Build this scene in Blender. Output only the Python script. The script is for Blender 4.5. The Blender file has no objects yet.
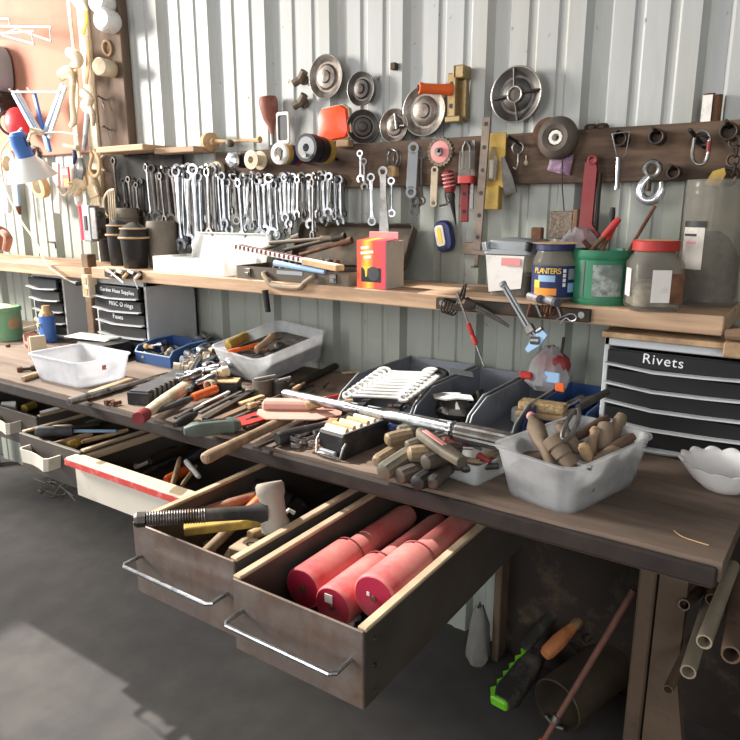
import bpy, math, random
from mathutils import Vector, Matrix
random.seed(7)
scn = bpy.context.scene
COL = scn.collection
PI = math.pi
# ------------------------------------------------------------------ camera (eye at 1.42 m, looking 34 deg left of the wall normal)
EYE = Vector((0, 0, 1.42)); FPX = 680.0
pitch = math.atan(162 / 680.0); yaw = math.atan(474 / math.hypot(680, 162))
FW = Vector((-math.sin(yaw) * math.cos(pitch), math.cos(yaw) * math.cos(pitch), -math.sin(pitch)))
RT = Vector((math.cos(yaw), math.sin(yaw), 0)); UP = RT.cross(FW)
cam = bpy.data.objects.new('camera', bpy.data.cameras.new('camera')); COL.objects.link(cam)
cam.matrix_world = Matrix.Translation(EYE) @ Matrix((RT, UP, -FW)).transposed().to_4x4()
cam.data.sensor_width = 36; cam.data.lens = 36 * FPX / 740; cam.data.clip_start = .02
scn.camera = cam
def ray(x, y): return FW * FPX + RT * (x - 370) - UP * (y - 370)
def W(x, y, Y=1.86):            # point of the plane at depth Y (parallel to the back wall)
    d = ray(x, y); return EYE + d * (Y / d.y)
ZB = .86; ZS = 1.196            # bench top, shelf top
def G(x, y, z=ZB):              # point of the horizontal plane z
    d = ray(x, y); return EYE + d * ((z - 1.42) / d.z)
def mpp(P): return (P - EYE).dot(FW) / FPX     # metres per pixel there
# ------------------------------------------------------------------ materials
def lin(c): return tuple(((v / 255) / 12.92 if v <= 10 else ((v / 255 + .055) / 1.055) ** 2.4) for v in c) + (1,)
MATS = {}
def mat(name, c, rough=.6, metal=0, var=.18, scale=18, dirt=None, damt=.5, dscale=5, bump=0, stretch=None, spec=.4):
    if name in MATS: return MATS[name]
    m = bpy.data.materials.new(name); m.use_nodes = True; nt = m.node_tree; N = nt.nodes; L = nt.links
    p = N['Principled BSDF']; p.inputs['Roughness'].default_value = rough; p.inputs['Metallic'].default_value = metal
    p.inputs['Specular IOR Level'].default_value = spec
    tc = N.new('ShaderNodeTexCoord'); mp = N.new('ShaderNodeMapping'); L.new(tc.outputs['Object'], mp.inputs[0])
    if stretch: mp.inputs['Scale'].default_value = stretch
    n1 = N.new('ShaderNodeTexNoise'); n1.inputs['Scale'].default_value = scale; n1.inputs['Detail'].default_value = 6; L.new(mp.outputs[0], n1.inputs[0])
    r = N.new('ShaderNodeValToRGB'); L.new(n1.outputs[0], r.inputs[0]); b = lin(c)
    r.color_ramp.elements[0].position = .3; r.color_ramp.elements[1].position = .7
    r.color_ramp.elements[0].color = tuple(v * (1 - var) for v in b[:3]) + (1,); r.color_ramp.elements[1].color = tuple(min(1, v * (1 + var)) for v in b[:3]) + (1,)
    out = r.outputs[0]
    if dirt:
        n2 = N.new('ShaderNodeTexNoise'); n2.inputs['Scale'].default_value = dscale; n2.inputs['Detail'].default_value = 8; n2.inputs['Roughness'].default_value = .7; L.new(mp.outputs[0], n2.inputs[0])
        r2 = N.new('ShaderNodeValToRGB'); L.new(n2.outputs[0], r2.inputs[0]); r2.color_ramp.elements[0].position = .62 - .3 * damt; r2.color_ramp.elements[1].position = .78 - .15 * damt
        mx = N.new('ShaderNodeMixRGB'); L.new(r2.outputs[0], mx.inputs[0]); L.new(out, mx.inputs[1]); mx.inputs[2].default_value = lin(dirt); out = mx.outputs[0]
    L.new(out, p.inputs['Base Color'])
    if bump:
        bp = N.new('ShaderNodeBump'); bp.inputs['Strength'].default_value = bump; bp.inputs['Distance'].default_value = .004; L.new(n1.outputs[0], bp.inputs['Height']); L.new(bp.outputs[0], p.inputs['Normal'])
    MATS[name] = m; return m
def clear(name, c, amount, rough=.25, trans=.35, frost=0):
    """thin plastic: part of the light goes straight through, the rest meets a milky surface"""
    m = bpy.data.materials.new(name); m.use_nodes = True; nt = m.node_tree; N = nt.nodes; L = nt.links
    p = N['Principled BSDF']; p.inputs['Base Color'].default_value = lin(c); p.inputs['Roughness'].default_value = rough
    tl = N.new('ShaderNodeBsdfTranslucent'); tl.inputs[0].default_value = lin(c)
    m1 = N.new('ShaderNodeMixShader'); m1.inputs[0].default_value = trans; L.new(p.outputs[0], m1.inputs[1]); L.new(tl.outputs[0], m1.inputs[2])
    tr = N.new('ShaderNodeBsdfTransparent'); tr.inputs[0].default_value = lin(tuple(min(255, v + 15) for v in c))
    m2 = N.new('ShaderNodeMixShader'); L.new(tr.outputs[0], m2.inputs[1]); L.new(m1.outputs[0], m2.inputs[2])
    tc = N.new('ShaderNodeTexCoord'); n1 = N.new('ShaderNodeTexNoise'); n1.inputs['Scale'].default_value = 16; n1.inputs['Detail'].default_value = 5; L.new(tc.outputs['Object'], n1.inputs[0])
    mr = N.new('ShaderNodeMapRange'); mr.inputs[1].default_value = .3; mr.inputs[2].default_value = .7; mr.inputs[3].default_value = amount * .75; mr.inputs[4].default_value = min(1, amount * 1.22)
    L.new(n1.outputs[0], mr.inputs[0]); L.new(mr.outputs[0], m2.inputs[0])
    L.new(m2.outputs[0], N['Material Output'].inputs[0]); MATS[name] = m; return m
chrome = mat('chrome', (186, 190, 196), .3, 1, .2, 30, (108, 102, 96), .5, 26)
steel = mat('steel', (142, 141, 140), .42, .9, .2, 30, (84, 70, 58), .5, 14)
dsteel = mat('dark_steel', (92, 90, 88), .5, .8, .25, 30, (60, 46, 36), .5, 14)
iron = mat('iron', (58, 54, 50), .6, .5, .3, 30, (92, 66, 48), .4, 12)
rust = mat('rust', (112, 78, 58), .8, .2, .3, 40, (70, 50, 40), .5, 16)
dblack = mat('drawer_black', (24, 24, 26), .45, 0, .1, 20)
leg_w = mat('leg_wood', (94, 78, 64), .8, 0, .25, 12, (62, 52, 44), .5, 6, .3)
black = mat('black_plastic', (30, 30, 33), .5, 0, .2, 20, (80, 74, 68), .25, 10)
blackm = mat('black_rubber', (38, 37, 36), .8, 0, .2, 20, (92, 84, 76), .3, 10)
dkgrey = mat('dark_grey', (66, 68, 74), .55, 0, .15, 20, (98, 92, 86), .3, 10)
bench_w = mat('bench_wood', (122, 106, 94), .8, 0, .26, 9, (76, 63, 54), .6, 2.6, .5, (.35, 2.2, 1))
bench_e = mat('bench_edge', (48, 41, 39), .85, 0, .3, 20, (48, 42, 40), .5, 6, .6)
shelf_w = mat('shelf_wood', (190, 160, 132), .75, 0, .16, 7, (146, 116, 94), .45, 3, .2, (.6, 7, 7))
board_w = mat('board_wood', (112, 92, 76), .85, 0, .25, 9, (62, 50, 43), .75, 3.2, .4, (.6, 5, 5))
post_w = mat('post_wood', (112, 95, 82), .85, 0, .15, 9, (92, 76, 66), .5, 3, .3, (5, 5, .6))
raw_w = mat('raw_wood', (186, 158, 124), .8, 0, .2, 14, (128, 100, 76), .5, 6, .2)
old_w = mat('old_wood', (128, 104, 82), .8, 0, .25, 14, (74, 58, 48), .55, 7, .3)
handle_w = mat('handle_wood', (156, 132, 108), .65, 0, .2, 20, (98, 78, 62), .5, 9, .2)
dkhandle = mat('dark_handle_wood', (86, 66, 52), .65, 0, .25, 20, (54, 44, 38), .5, 9)
cabg = mat('cabinet_grey', (190, 195, 200), .45, .05, .06, 8, (150, 148, 144), .35, 5)
galv = mat('grey_paint', (150, 156, 162), .5, .1, .08, 8, (112, 112, 110), .35, 5)
gshade = mat('grey_bin_plastic', (122, 128, 138), .5, 0, .1, 8, (70, 68, 66), .35, 6)
bluep = mat('blue_bin_plastic', (50, 84, 140), .5, 0, .12, 8, (62, 70, 90), .35, 6)
white = mat('white_plastic', (226, 226, 224), .45, 0, .06, 8, (180, 174, 164), .3, 9)
cream = mat('cream', (222, 208, 182), .6, 0, .1, 9, (170, 148, 120), .45, 8)
stripe_r = mat('stripe_red', (206, 74, 70), .6, 0, .08, 12, (222, 150, 140), .3, 30)
rim_c = mat('rim_cream', (204, 184, 156), .6, 0, .08, 8, (160, 140, 116), .4, 8)
red = mat('red', (180, 50, 46), .5, 0, .15, 9, (120, 50, 44), .35, 8)
dred = mat('dusty_red', (132, 46, 50), .55, 0, .15, 14, (120, 68, 66), .4, 7)
bottle_r = mat('extinguisher_red', (206, 58, 76), .6, 0, .15, 8, (200, 150, 138), .95, 4)
orange = mat('orange', (232, 104, 44), .5, 0, .12, 9, (190, 96, 60), .3, 8)
refl = mat('reflector_orange', (255, 78, 30), .3, 0, .06, 60)
yellow = mat('yellow', (186, 154, 68), .6, 0, .18, 12, (124, 104, 66), .6, 9)
gold = mat('gold_zinc', (158, 138, 100), .45, .6, .2, 14, (110, 86, 56), .4, 9)
blue = mat('blue', (70, 118, 196), .45, 0, .12, 9, (80, 96, 130), .3, 8)
ltblue = mat('light_blue', (150, 186, 222), .45, 0, .1, 9)
navy = mat('navy', (34, 44, 92), .45, 0, .12, 9)
green = mat('green', (46, 118, 88), .45, 0, .12, 9, (90, 120, 100), .3, 8)
oilgreen = mat('oil_can_green', (126, 176, 136), .5, 0, .12, 9, (140, 140, 110), .35, 8)
lime = mat('lime', (110, 190, 40), .5, 0, .1, 9)
paleg = mat('pale_green', (78, 92, 86), .5, 0, .1, 9, (90, 92, 88), .4, 9)
pink = mat('pink', (224, 150, 150), .6, 0, .12, 9, (170, 120, 110), .4, 8)
hotpink = mat('hot_pink', (240, 70, 100), .6, 0, .08, 9)
paper = mat('paper', (232, 230, 226), .8, 0, .05, 12, (190, 180, 170), .3, 16)
purple = mat('purple', (126, 98, 122), .5, 0, .2, 40, (220, 190, 210), .3, 30)
tan = mat('tan', (200, 168, 128), .8, 0, .15, 16, (150, 116, 84), .45, 10, .3)
glove_m = mat('leather_cream', (236, 220, 188), .8, 0, .15, 22, (180, 146, 104), .5, 12, .4)
bristle = mat('bristle', (176, 150, 112), .9, 0, .4, 120, None, bump=1)
wirem = mat('wire_bristle', (128, 116, 104), .7, .3, .45, 150, None, bump=1)
brownb = mat('brown_case', (86, 78, 68), .55, .1, .2, 14, (120, 100, 78), .4, 7)
drawer_m = mat('drawer_metal', (132, 122, 116), .42, .45, .3, 9, (112, 80, 58), .6, 6)
drawer_d = mat('drawer_dark', (84, 79, 74), .6, .2, .2, 8, (86, 72, 62), .4, 5)
drawer_w = mat('drawer_cream', (212, 206, 194), .5, 0, .06, 8, (160, 146, 128), .35, 6)
rail_w = mat('drawer_rail_wood', (180, 160, 134), .8, 0, .15, 14, (150, 120, 92), .4, 8)
hubcap = mat('hubcap_metal', (146, 138, 130), .42, .7, .3, 30, (84, 74, 68), .75, 22)
hubrim = mat('hubcap_rim', (176, 172, 166), .35, .8, .15, 20)
foil = mat('foil', (214, 218, 226), .25, .8, .2, 60)
red_label = mat('red_label', (222, 62, 48), .5, 0, .08, 9)
orange_label = mat('orange_label', (240, 150, 50), .5, 0, .1, 9)
yellow_label = mat('yellow_label', (248, 208, 66), .5, 0, .05, 9)
chalk = mat('chalk', (226, 230, 238), .9, 0, .1, 60)
porcelain = mat('porcelain', (238, 238, 240), .25, 0, .03, 9)
hard = mat('hardboard', (172, 118, 96), .75, 0, .06, 5, (146, 100, 86), .35, 1.6)
floor_m = mat('floor_concrete', (72, 70, 69), .85, 0, .16, 10, (56, 55, 57), .55, 1.3, .3)
roof_m = mat('roof_sheet', (120, 118, 114), .8, 0, .1, 4)
milky = clear('milky_plastic', (242, 244, 244), .7, .35, .4)
milky2 = clear('cloudy_plastic', (226, 230, 232), .58, .3, .45)
glass = clear('clear_plastic', (196, 196, 192), .3, .12, .2)
glassd = clear('dirty_plastic', (214, 212, 206), .2, .2, .3)
bagm = clear('bag_film', (214, 214, 218), .4, .15, .3)
# siding: pale painted sheet with vertical streaks and a greener lower part: dirt plus painted shade
def siding():
    m = mat('siding', (180, 183, 183), .5, .05, .05, 5, (172, 172, 164), .42, 2.2, 0, (4, 1, .35)); nt = m.node_tree; N = nt.nodes; L = nt.links
    p = N['Principled BSDF']; src = p.inputs['Base Color'].links[0].from_socket
    tc = N.new('ShaderNodeTexCoord'); sx = N.new('ShaderNodeSeparateXYZ'); L.new(tc.outputs['Object'], sx.inputs[0])
    n = N.new('ShaderNodeTexNoise'); n.inputs['Scale'].default_value = 6; n.inputs['Detail'].default_value = 8
    mp = N.new('ShaderNodeMapping'); mp.inputs['Scale'].default_value = (3, 1, .6); L.new(tc.outputs['Object'], mp.inputs[0]); L.new(mp.outputs[0], n.inputs[0])
    ad = N.new('ShaderNodeMath'); ad.operation = 'MULTIPLY_ADD'; ad.inputs[1].default_value = .9; L.new(n.outputs[0], ad.inputs[0]); L.new(sx.outputs[2], ad.inputs[2])
    mr = N.new('ShaderNodeMapRange'); mr.inputs[1].default_value = 1.75; mr.inputs[2].default_value = 2.2; mr.inputs[3].default_value = .75; mr.inputs[4].default_value = 0; L.new(ad.outputs[0], mr.inputs[0])
    mx = N.new('ShaderNodeMixRGB'); L.new(mr.outputs[0], mx.inputs[0]); L.new(src, mx.inputs[1]); mx.inputs[2].default_value = lin((140, 147, 136)); L.new(mx.outputs[0], p.inputs['Base Color'])
    # rust and dirt specks
    v = N.new('ShaderNodeTexNoise'); v.inputs['Scale'].default_value = 34; v.inputs['Detail'].default_value = 3; L.new(tc.outputs['Object'], v.inputs[0])
    cr = N.new('ShaderNodeValToRGB'); cr.color_ramp.elements[0].position = .71; cr.color_ramp.elements[1].position = .76; L.new(v.outputs[0], cr.inputs[0])
    m2 = N.new('ShaderNodeMixRGB'); L.new(cr.outputs[0], m2.inputs[0]); L.new(mx.outputs[0], m2.inputs[1]); m2.inputs[2].default_value = lin((128, 118, 104)); L.new(m2.outputs[0], p.inputs['Base Color'])
    return m
glarew = clear('glare_white', (250, 250, 248), .86, .35, .45)  # clear plastic whitened so its colour carries the sun glare
side_m = siding()
# ------------------------------------------------------------------ mesh builder
def smooth(P, r, k, closed=False):      # Catmull-Rom through the points, k steps each
    n = len(P); rs = list(r) if isinstance(r, (list, tuple)) else [r] * n; out = []; ro = []
    g = (lambda i: P[i % n]) if closed else (lambda i: P[max(0, min(n - 1, i))])
    for i in range(n if closed else n - 1):
        a, b, c, d = g(i - 1), g(i), g(i + 1), g(i + 2); r1 = rs[i]; r2 = rs[(i + 1) % n]
        for j in range(k):
            t = j / k; out.append(.5 * (2 * b + (c - a) * t + (2 * a - 5 * b + 4 * c - d) * t * t + (3 * b - a - 3 * c + d) * t ** 3)); ro.append(r1 + (r2 - r1) * t)
    if not closed: out.append(P[-1]); ro.append(rs[-1])
    return out, ro
class M:
    def __init__(s): s.v = []; s.f = []; s.T = None
    def add(s, vs, fs):
        b = len(s.v); s.v += [(s.T @ Vector(v)) if s.T else Vector(v) for v in vs]; s.f += [tuple(i + b for i in f) for f in fs]; return s
    def box(s, x0, x1, y0, y1, z0, z1, c=None):
        if c is None: c = .12 * min(x1 - x0, y1 - y0, z1 - z0)
        c = min(c, .45 * min(x1 - x0, y1 - y0, z1 - z0)); X = (x0, x1); Y = (y0, y1); Z = (z0, z1); vs = []; ix = {}
        for i in (0, 1):
            for j in (0, 1):
                for k in (0, 1):
                    q = [X[i], Y[j], Z[k]]; d = [c * (1 - 2 * t) for t in (i, j, k)]
                    for a in range(3):   # vertex lying on the face of axis a
                        p = [q[t] + (0 if t == a else d[t]) for t in range(3)]; ix[i, j, k, a] = len(vs); vs.append(p)
        f = []
        R = [(0, 0), (1, 0), (1, 1), (0, 1)]
        for a in range(3):
            for e in (0, 1):
                f.append([ix[tuple([e if t == a else (u if t == (a + 1) % 3 else w) for t in range(3)]) + (a,)] for u, w in R])
        for a in range(3):
            b, c2 = (a + 1) % 3, (a + 2) % 3
            for u in (0, 1):
                for w in (0, 1):
                    k0 = [0, 0, 0]; k0[b] = u; k0[c2] = w; k1 = list(k0); k1[a] = 1
                    f.append([ix[tuple(k0) + (b,)], ix[tuple(k1) + (b,)], ix[tuple(k1) + (c2,)], ix[tuple(k0) + (c2,)]])
        for i in (0, 1):
            for j in (0, 1):
                for k in (0, 1): f.append([ix[i, j, k, 0], ix[i, j, k, 1], ix[i, j, k, 2]])
        return s.add(vs, f)
    def loft(s, loops, cap0=True, cap1=True, close=False):
        n = len(loops[0]); vs = [p for l in loops for p in l]; f = []; m = len(loops)
        for i in range(m if close else m - 1):
            a = i * n; b = ((i + 1) % m) * n
            for j in range(n): f.append((a + j, a + (j + 1) % n, b + (j + 1) % n, b + j))
        if not close:
            if cap0: f.append(tuple(range(n - 1, -1, -1)))
            if cap1: f.append(tuple((m - 1) * n + j for j in range(n)))
        return s.add(vs, f)
    def cyl(s, a, b, r0, r1=None, n=14, hole=0):
        a = Vector(a); b = Vector(b); r1 = r0 if r1 is None else r1; d = (b - a).normalized(); u = d.orthogonal().normalized(); w = d.cross(u)
        L = lambda c, r: [c + (u * math.cos(t) + w * math.sin(t)) * r for t in [2 * PI * i / n for i in range(n)]]
        if hole: return s.loft([L(a, r0), L(b, r1), L(b, hole), L(a, hole)], close=True)
        return s.loft([L(a, r0), L(b, r1)])
    def lathe(s, prof, o=(0, 0, 0), d=(0, 0, 1), n=24, cap0=True, cap1=True, flute=0, close=False):
        o = Vector(o); d = Vector(d).normalized(); u = d.orthogonal().normalized(); w = d.cross(u)
        g = lambda i: 1 - (flute if i % 2 else 0)
        return s.loft([[o + d * z + (u * math.cos(2 * PI * i / n) + w * math.sin(2 * PI * i / n)) * max(r, 1e-4) * g(i) for i in range(n)] for r, z in prof], cap0, cap1, close)
    def tube(s, pts, r, n=8, closed=False, sm=0):
        pts = [Vector(p) for p in pts]
        if sm: pts, r = smooth(pts, r, sm, closed)
        m = len(pts); loops = []; u = None
        for i, p in enumerate(pts):
            a = pts[i - 1] if i or closed else p; b = pts[(i + 1) % m] if i < m - 1 or closed else p
            d = (b - a).normalized()
            if u is None: u = d.orthogonal().normalized()
            u = (u - d * u.dot(d)); u = u.normalized() if u.length > 1e-6 else d.orthogonal().normalized()
            w = d.cross(u); rr = r[i] if isinstance(r, (list, tuple)) else r
            loops.append([p + (u * math.cos(2 * PI * k / n) + w * math.sin(2 * PI * k / n)) * rr for k in range(n)])
        return s.loft(loops, close=closed)
    def prism(s, out, z0, z1, ax='z'):
        q = {'z': lambda x, y, z: (x, y, z), 'x': lambda x, y, z: (z, x, y), 'y': lambda x, y, z: (x, z, y)}[ax]
        return s.loft([[q(x, y, z0) for x, y in out], [q(x, y, z1) for x, y in out]])
    def ring(s, c, R, r, z0, z1, n=18, a0=0, a1=2 * PI):
        full = abs(a1 - a0 - 2 * PI) < 1e-3; k = n if full else n + 1
        A = [a0 + (a1 - a0) * i / n for i in range(k)]; cx, cy = c
        o = [(cx + R * math.cos(t), cy + R * math.sin(t)) for t in A]; i_ = [(cx + r * math.cos(t), cy + r * math.sin(t)) for t in A]
        loops = [[(*o[j], z0), (*o[j], z1), (*i_[j], z1), (*i_[j], z0)] for j in range(k)]
        return s.loft(loops, close=full)
    def torus(s, c, R, r, d=(0, 0, 1), n=24, k=8, sx=1):
        d = Vector(d).normalized(); u = d.orthogonal().normalized(); w = d.cross(u)
        return s.tube([Vector(c) + (u * math.cos(2 * PI * i / n) * sx + w * math.sin(2 * PI * i / n)) * R for i in range(n)], r, k, True)
    def ell(s, c, rx, ry, rz, n=14, m=8):
        c = Vector(c); return s.loft([[c + Vector((rx * math.sin(t) * math.cos(2 * PI * i / n), ry * math.sin(t) * math.sin(2 * PI * i / n), -rz * math.cos(t))) for i in range(n)] for t in [max(.03, PI * k / m) if k < m else PI - .03 for k in range(m + 1)]])
    def obj(s, name, mt, parent=None, ang=35):
        me = bpy.data.meshes.new(name); me.from_pydata([tuple(v) for v in s.v], [], s.f); me.validate(); me.update()
        import bmesh
        bm = bmesh.new(); bm.from_mesh(me); bmesh.ops.recalc_face_normals(bm, faces=bm.faces); bm.to_mesh(me); bm.free()
        me.polygons.foreach_set('use_smooth', [True] * len(me.polygons)); me.set_sharp_from_angle(angle=math.radians(ang))
        me.materials.append(mt); o = bpy.data.objects.new(name, me); COL.objects.link(o)
        if parent: o.parent = parent
        return o
def rr(l, w, r, z, n=5, cx=0, cy=0):
    r = min(r, l / 2 - 1e-4, w / 2 - 1e-4); out = []
    for sx, sy, a in ((1, 1, 0), (-1, 1, 1), (-1, -1, 2), (1, -1, 3)):
        for i in range(n):
            t = (a + i / (n - 1)) * PI / 2; out.append((cx + sx * (l / 2 - r) + r * math.cos(t), cy + sy * (w / 2 - r) + r * math.sin(t), z))
    return out
LABELS = {}
def tag(o, label, cat, group=None, kind=None):
    o['label'] = label; o['category'] = cat
    if group: o['group'] = group
    if kind: o['kind'] = kind
    return o
def T(name, label, cat, loc=(0, 0, 0), rz=0, group=None):
    o = bpy.data.objects.new(name, None); o.empty_display_size = .05; COL.objects.link(o); o.location = loc; o.rotation_euler = (0, 0, rz)
    return tag(o, label, cat, group)
def struct(o, label=None):
    o['kind'] = 'structure'
    if label: o['label'] = label
    return o
def frame(A, B, up=(0, 0, 1)):
    A = Vector(A); B = Vector(B); x = (B - A).normalized(); y = Vector(up).cross(x)
    y = y.normalized() if y.length > 1e-5 else x.orthogonal().normalized(); z = x.cross(y)
    return Matrix.Translation(A) @ Matrix((x, y, z)).transposed().to_4x4()
def along(o, A, B, up=(0, 0, 1)):
    o.matrix_world = frame(A, B, up); return o
def clone(o, label, group=None, parent=None):
    c = o.copy(); COL.objects.link(c)
    if parent: c.parent = parent
    else:
        c['label'] = label
        if group: c['group'] = group
    for ch in list(o.children): clone(ch, None, None, c)
    return c
def text(name, s, size, mt, parent, mtx, depth=.0006, sp=1):
    cu = bpy.data.curves.new(name, 'FONT'); cu.body = s; cu.size = size; cu.extrude = depth; cu.space_character = sp; cu.align_x = 'CENTER'; cu.align_y = 'CENTER'
    t = bpy.data.objects.new(name + '_tmp', cu); COL.objects.link(t); bpy.context.view_layer.update()
    me = bpy.data.meshes.new_from_object(t.evaluated_get(bpy.context.evaluated_depsgraph_get())); bpy.data.objects.remove(t)
    me.materials.clear(); me.materials.append(mt); o = bpy.data.objects.new(name, me); COL.objects.link(o); o.parent = parent; o.matrix_local = mtx; return o
def front(x, y, z, s=1): return Matrix.Translation((x, y, z)) @ Matrix.Rotation(PI / 2, 4, 'X')     # text facing -Y
_O = 'zero first second third fourth fifth sixth seventh eighth ninth tenth eleventh twelfth thirteenth fourteenth fifteenth sixteenth seventeenth eighteenth nineteenth'.split()
_TN = ['', '', 'twenty', 'thirty', 'forty', 'fifty', 'sixty']; _TO = ['', '', 'twentieth', 'thirtieth', 'fortieth', 'fiftieth', 'sixtieth']
def nth(i): return _O[i] if i < 20 else (_TO[i // 10] if i % 10 == 0 else _TN[i // 10] + '-' + _O[i % 10])
def dist(p0, p1): return (Vector(p1) - Vector(p0)).length
def rect3(z, a, b, c):
    A, B, C = G(*a, z), G(*b, z), G(*c, z); return (A + C) / 2, (B - A).length, (C - B).length, math.atan2(B.y - A.y, B.x - A.x)
def rnd(x0, x1, yb, z):        # upright round thing standing on plane z: (centre on plane, radius)
    f = G((x0 + x1) / 2, yb, z); r = (x1 - x0) / 2 * mpp(f); d = Vector((f.x, f.y, 0)).normalized(); c = f + d * r
    r *= mpp(c) / mpp(f); return f + d * r, r
def top(px, py, P): return W(px, py, P.y).z - P.z
# ================================================================== SETTING
m = M(); m.box(-6, 2, -4, 2.0, -.1, 0, .001); struct(m.obj('floor', floor_m), 'dark dusty concrete floor')
def wall_line():
    pts = [(-6, 1.9)]; k0 = -.579; P = .2775; i = -17
    while i <= 8:
        x = k0 + i * P; pts += [(x - .036, 1.9), (x - .023, 1.928), (x + .023, 1.928), (x + .036, 1.9)]
        for u in (.36, .66): c = x + P * u; pts += [(c - .014, 1.9), (c - .008, 1.9055), (c + .008, 1.9055), (c + .014, 1.9)]
        i += 1
    return [p for p in pts if -6 <= p[0] <= 2] + [(2, 1.9)]
ln = wall_line(); m = M(); n = len(ln)
m.loft([[(x, y, z) for x, y in ln] + [(2, 1.96, z), (-6, 1.96, z)] for z in (-.05, 3.0)])
struct(m.obj('wall_back', side_m, ang=10), 'pale ribbed metal siding behind the bench')
m = M(); m.box(1.9, 2, -4, 1.9, 0, 3.0, .001); struct(m.obj('wall_right', roof_m))  # unseen wall, added to keep light from entering on this side
m = M(); m.box(-2.2, 1.9, -4.1, -4, 0, 3, .001); struct(m.obj('wall_front', roof_m))
m = M()      # left wall with a daylight opening beside the bench
for b in ((-6.1, -6, -4, 1.9, 2.75, 3.0), (-6.1, -6, 1.7, 1.9, 0, 2.75), (-6.1, -6, -4, -3.2, 0, 2.75)): m.box(*b, .001)
struct(m.obj('wall_left', roof_m))
m = M()      # unseen roof sheets added to block the sun, opening placed where it should fall
SK = (-4.62, -2.30, .93, 1.9)
for b in ((-6.1, SK[0], -4.1, 2.0), (SK[1], 2.0, -4.1, 2.0), (SK[0], SK[1], -4.1, SK[2]), (SK[0], SK[1], SK[3], 2.0)): m.box(*b, 3.0, 3.05, .001)
struct(m.obj('sun_blocking_ceiling', roof_m))
xl, xr = W(94, 70, 1.86).x, W(123.5, 70, 1.86).x; m = M(); m.box(xl, xr, 1.86, 1.9, 1.05, 3.0, .004); struct(m.obj('trim_1', post_w), 'broad grey-brown timber post on the siding')
m = M(); m.box(-4.2, -2.74, 1.872, 1.9, 1.655, 3.0, .003); struct(m.obj('trim_2', hard), 'reddish tan hardboard panel at upper left')
m = M(); m.box(xl - .075, xl, 1.85, 1.9, 1.1, 3.0, .006); struct(m.obj('trim_3', cream), 'pale timber strip beside the post')
m = M(); m.box(xr - .10, -2.12, 1.846, 1.859, 1.40, 1.63, .003); struct(m.obj('trim_4', blackm), 'black backing board behind the left wrenches, drawn over the post as ledge shade')  # left end laid over the post stands in for the ledge's shadow
# ================================================================== BENCH, SHELVES
wb = T('workbench', 'long dark greasy wooden workbench under the siding wall', 'workbench', (-1.7, 1.5, 0))
def wl(o): o.location = -wb.location; return o
m = M()
N_ = 60; fr = []
for i in range(N_ + 1):
    x = -4.0 + 3.912 * i / N_; fr.append((x, 1.148 + random.uniform(-.006, .004)))
fr += [(-.066, 1.86), (-4.0, 1.86)]
m.loft([[(x, y, z) for x, y in fr] for z in (.824, .86)]); wl(m.obj('bench_top', bench_w, wb, 20))
m = M(); m.box(-4.0, -.092, 1.132, 1.146, .818, .853, .004); wl(m.obj('front_edging', bench_e, wb))
m = M(); m.box(-4.0, -.1, 1.2, 1.24, .78, .824); m.box(-4.0, -.1, 1.78, 1.82, .76, .824); wl(m.obj('rail', old_w, wb))
lg = W(648, 600, 1.5); lb = W(501, 600, 1.84)
for x, y, q in ((lg.x, 1.5, .018), (lb.x, 1.842, .012), (-2.2, 1.83, .03), (-3.8, 1.80, .03)):
    m = M(); m.box(x - q, x + q, y - .035 + .0, y + .030, 0, .823, .004); wl(m.obj('leg', leg_w, wb))
def plank(name, label, x0, x1, y0, y1, z0, z1):
    o = T(name, label, 'shelf', ((x0 + x1) / 2, (y0 + y1) / 2, z0)); m = M(); m.box((x0 - x1) / 2, (x1 - x0) / 2, (y0 - y1) / 2, (y1 - y0) / 2, 0, z1 - z0, .003); m.obj('board', shelf_w, o)
    return o
sh = plank('wall_shelf', 'long raw timber plank shelf holding jars and boxes above the bench', -2.40, -.178, 1.6, 1.888, 1.154, 1.196)
m = M(); m.box(-.70, .90, .270, .286, -.05, -.002); m.obj('cleat', old_w, sh)
sl = plank('wall_shelf', 'short raw timber plank shelf at far left under the desk lamp', -3.9, -2.445, 1.6, 1.888, 1.147, 1.190)
m = M(); m.box(-.6, .6, .270, .286, -.05, -.002); m.obj('cleat', old_w, sl)
led = T('ledge_plank', 'pale plank ledge above the left wrenches beside the post', 'shelf', (-2.2, 1.8, 1.632))
m = M(); m.box(-.29, .0, -.07, .085, 0, .022); m.box(0, .22, -.02, .085, -.012, .008); m.obj('board', shelf_w, led)
tb = T('tool_board', 'long dark stained board across the wall carrying pegs and tools', 'tool board', (-1.0, 1.88, 1.485))
m = M(); m.box(-.955, 1.6, -.02, .0195, 0, .135, .003); m.obj('plank', board_w, tb)
nails = []
def nail(x, z, y1=1.80, r=.0028):
    m = M(); m.cyl((x + 1.0, -.015, z - 1.485), (x + 1.0, y1 - 1.88, z - 1.485 + .004), r, n=8); m.cyl((x + 1.0, y1 - 1.88, z - 1.485 + .004), (x + 1.0, y1 - 1.882, z - 1.485 + .004), r * 2, n=8)
    m.obj('nail', steel, tb)
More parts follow.
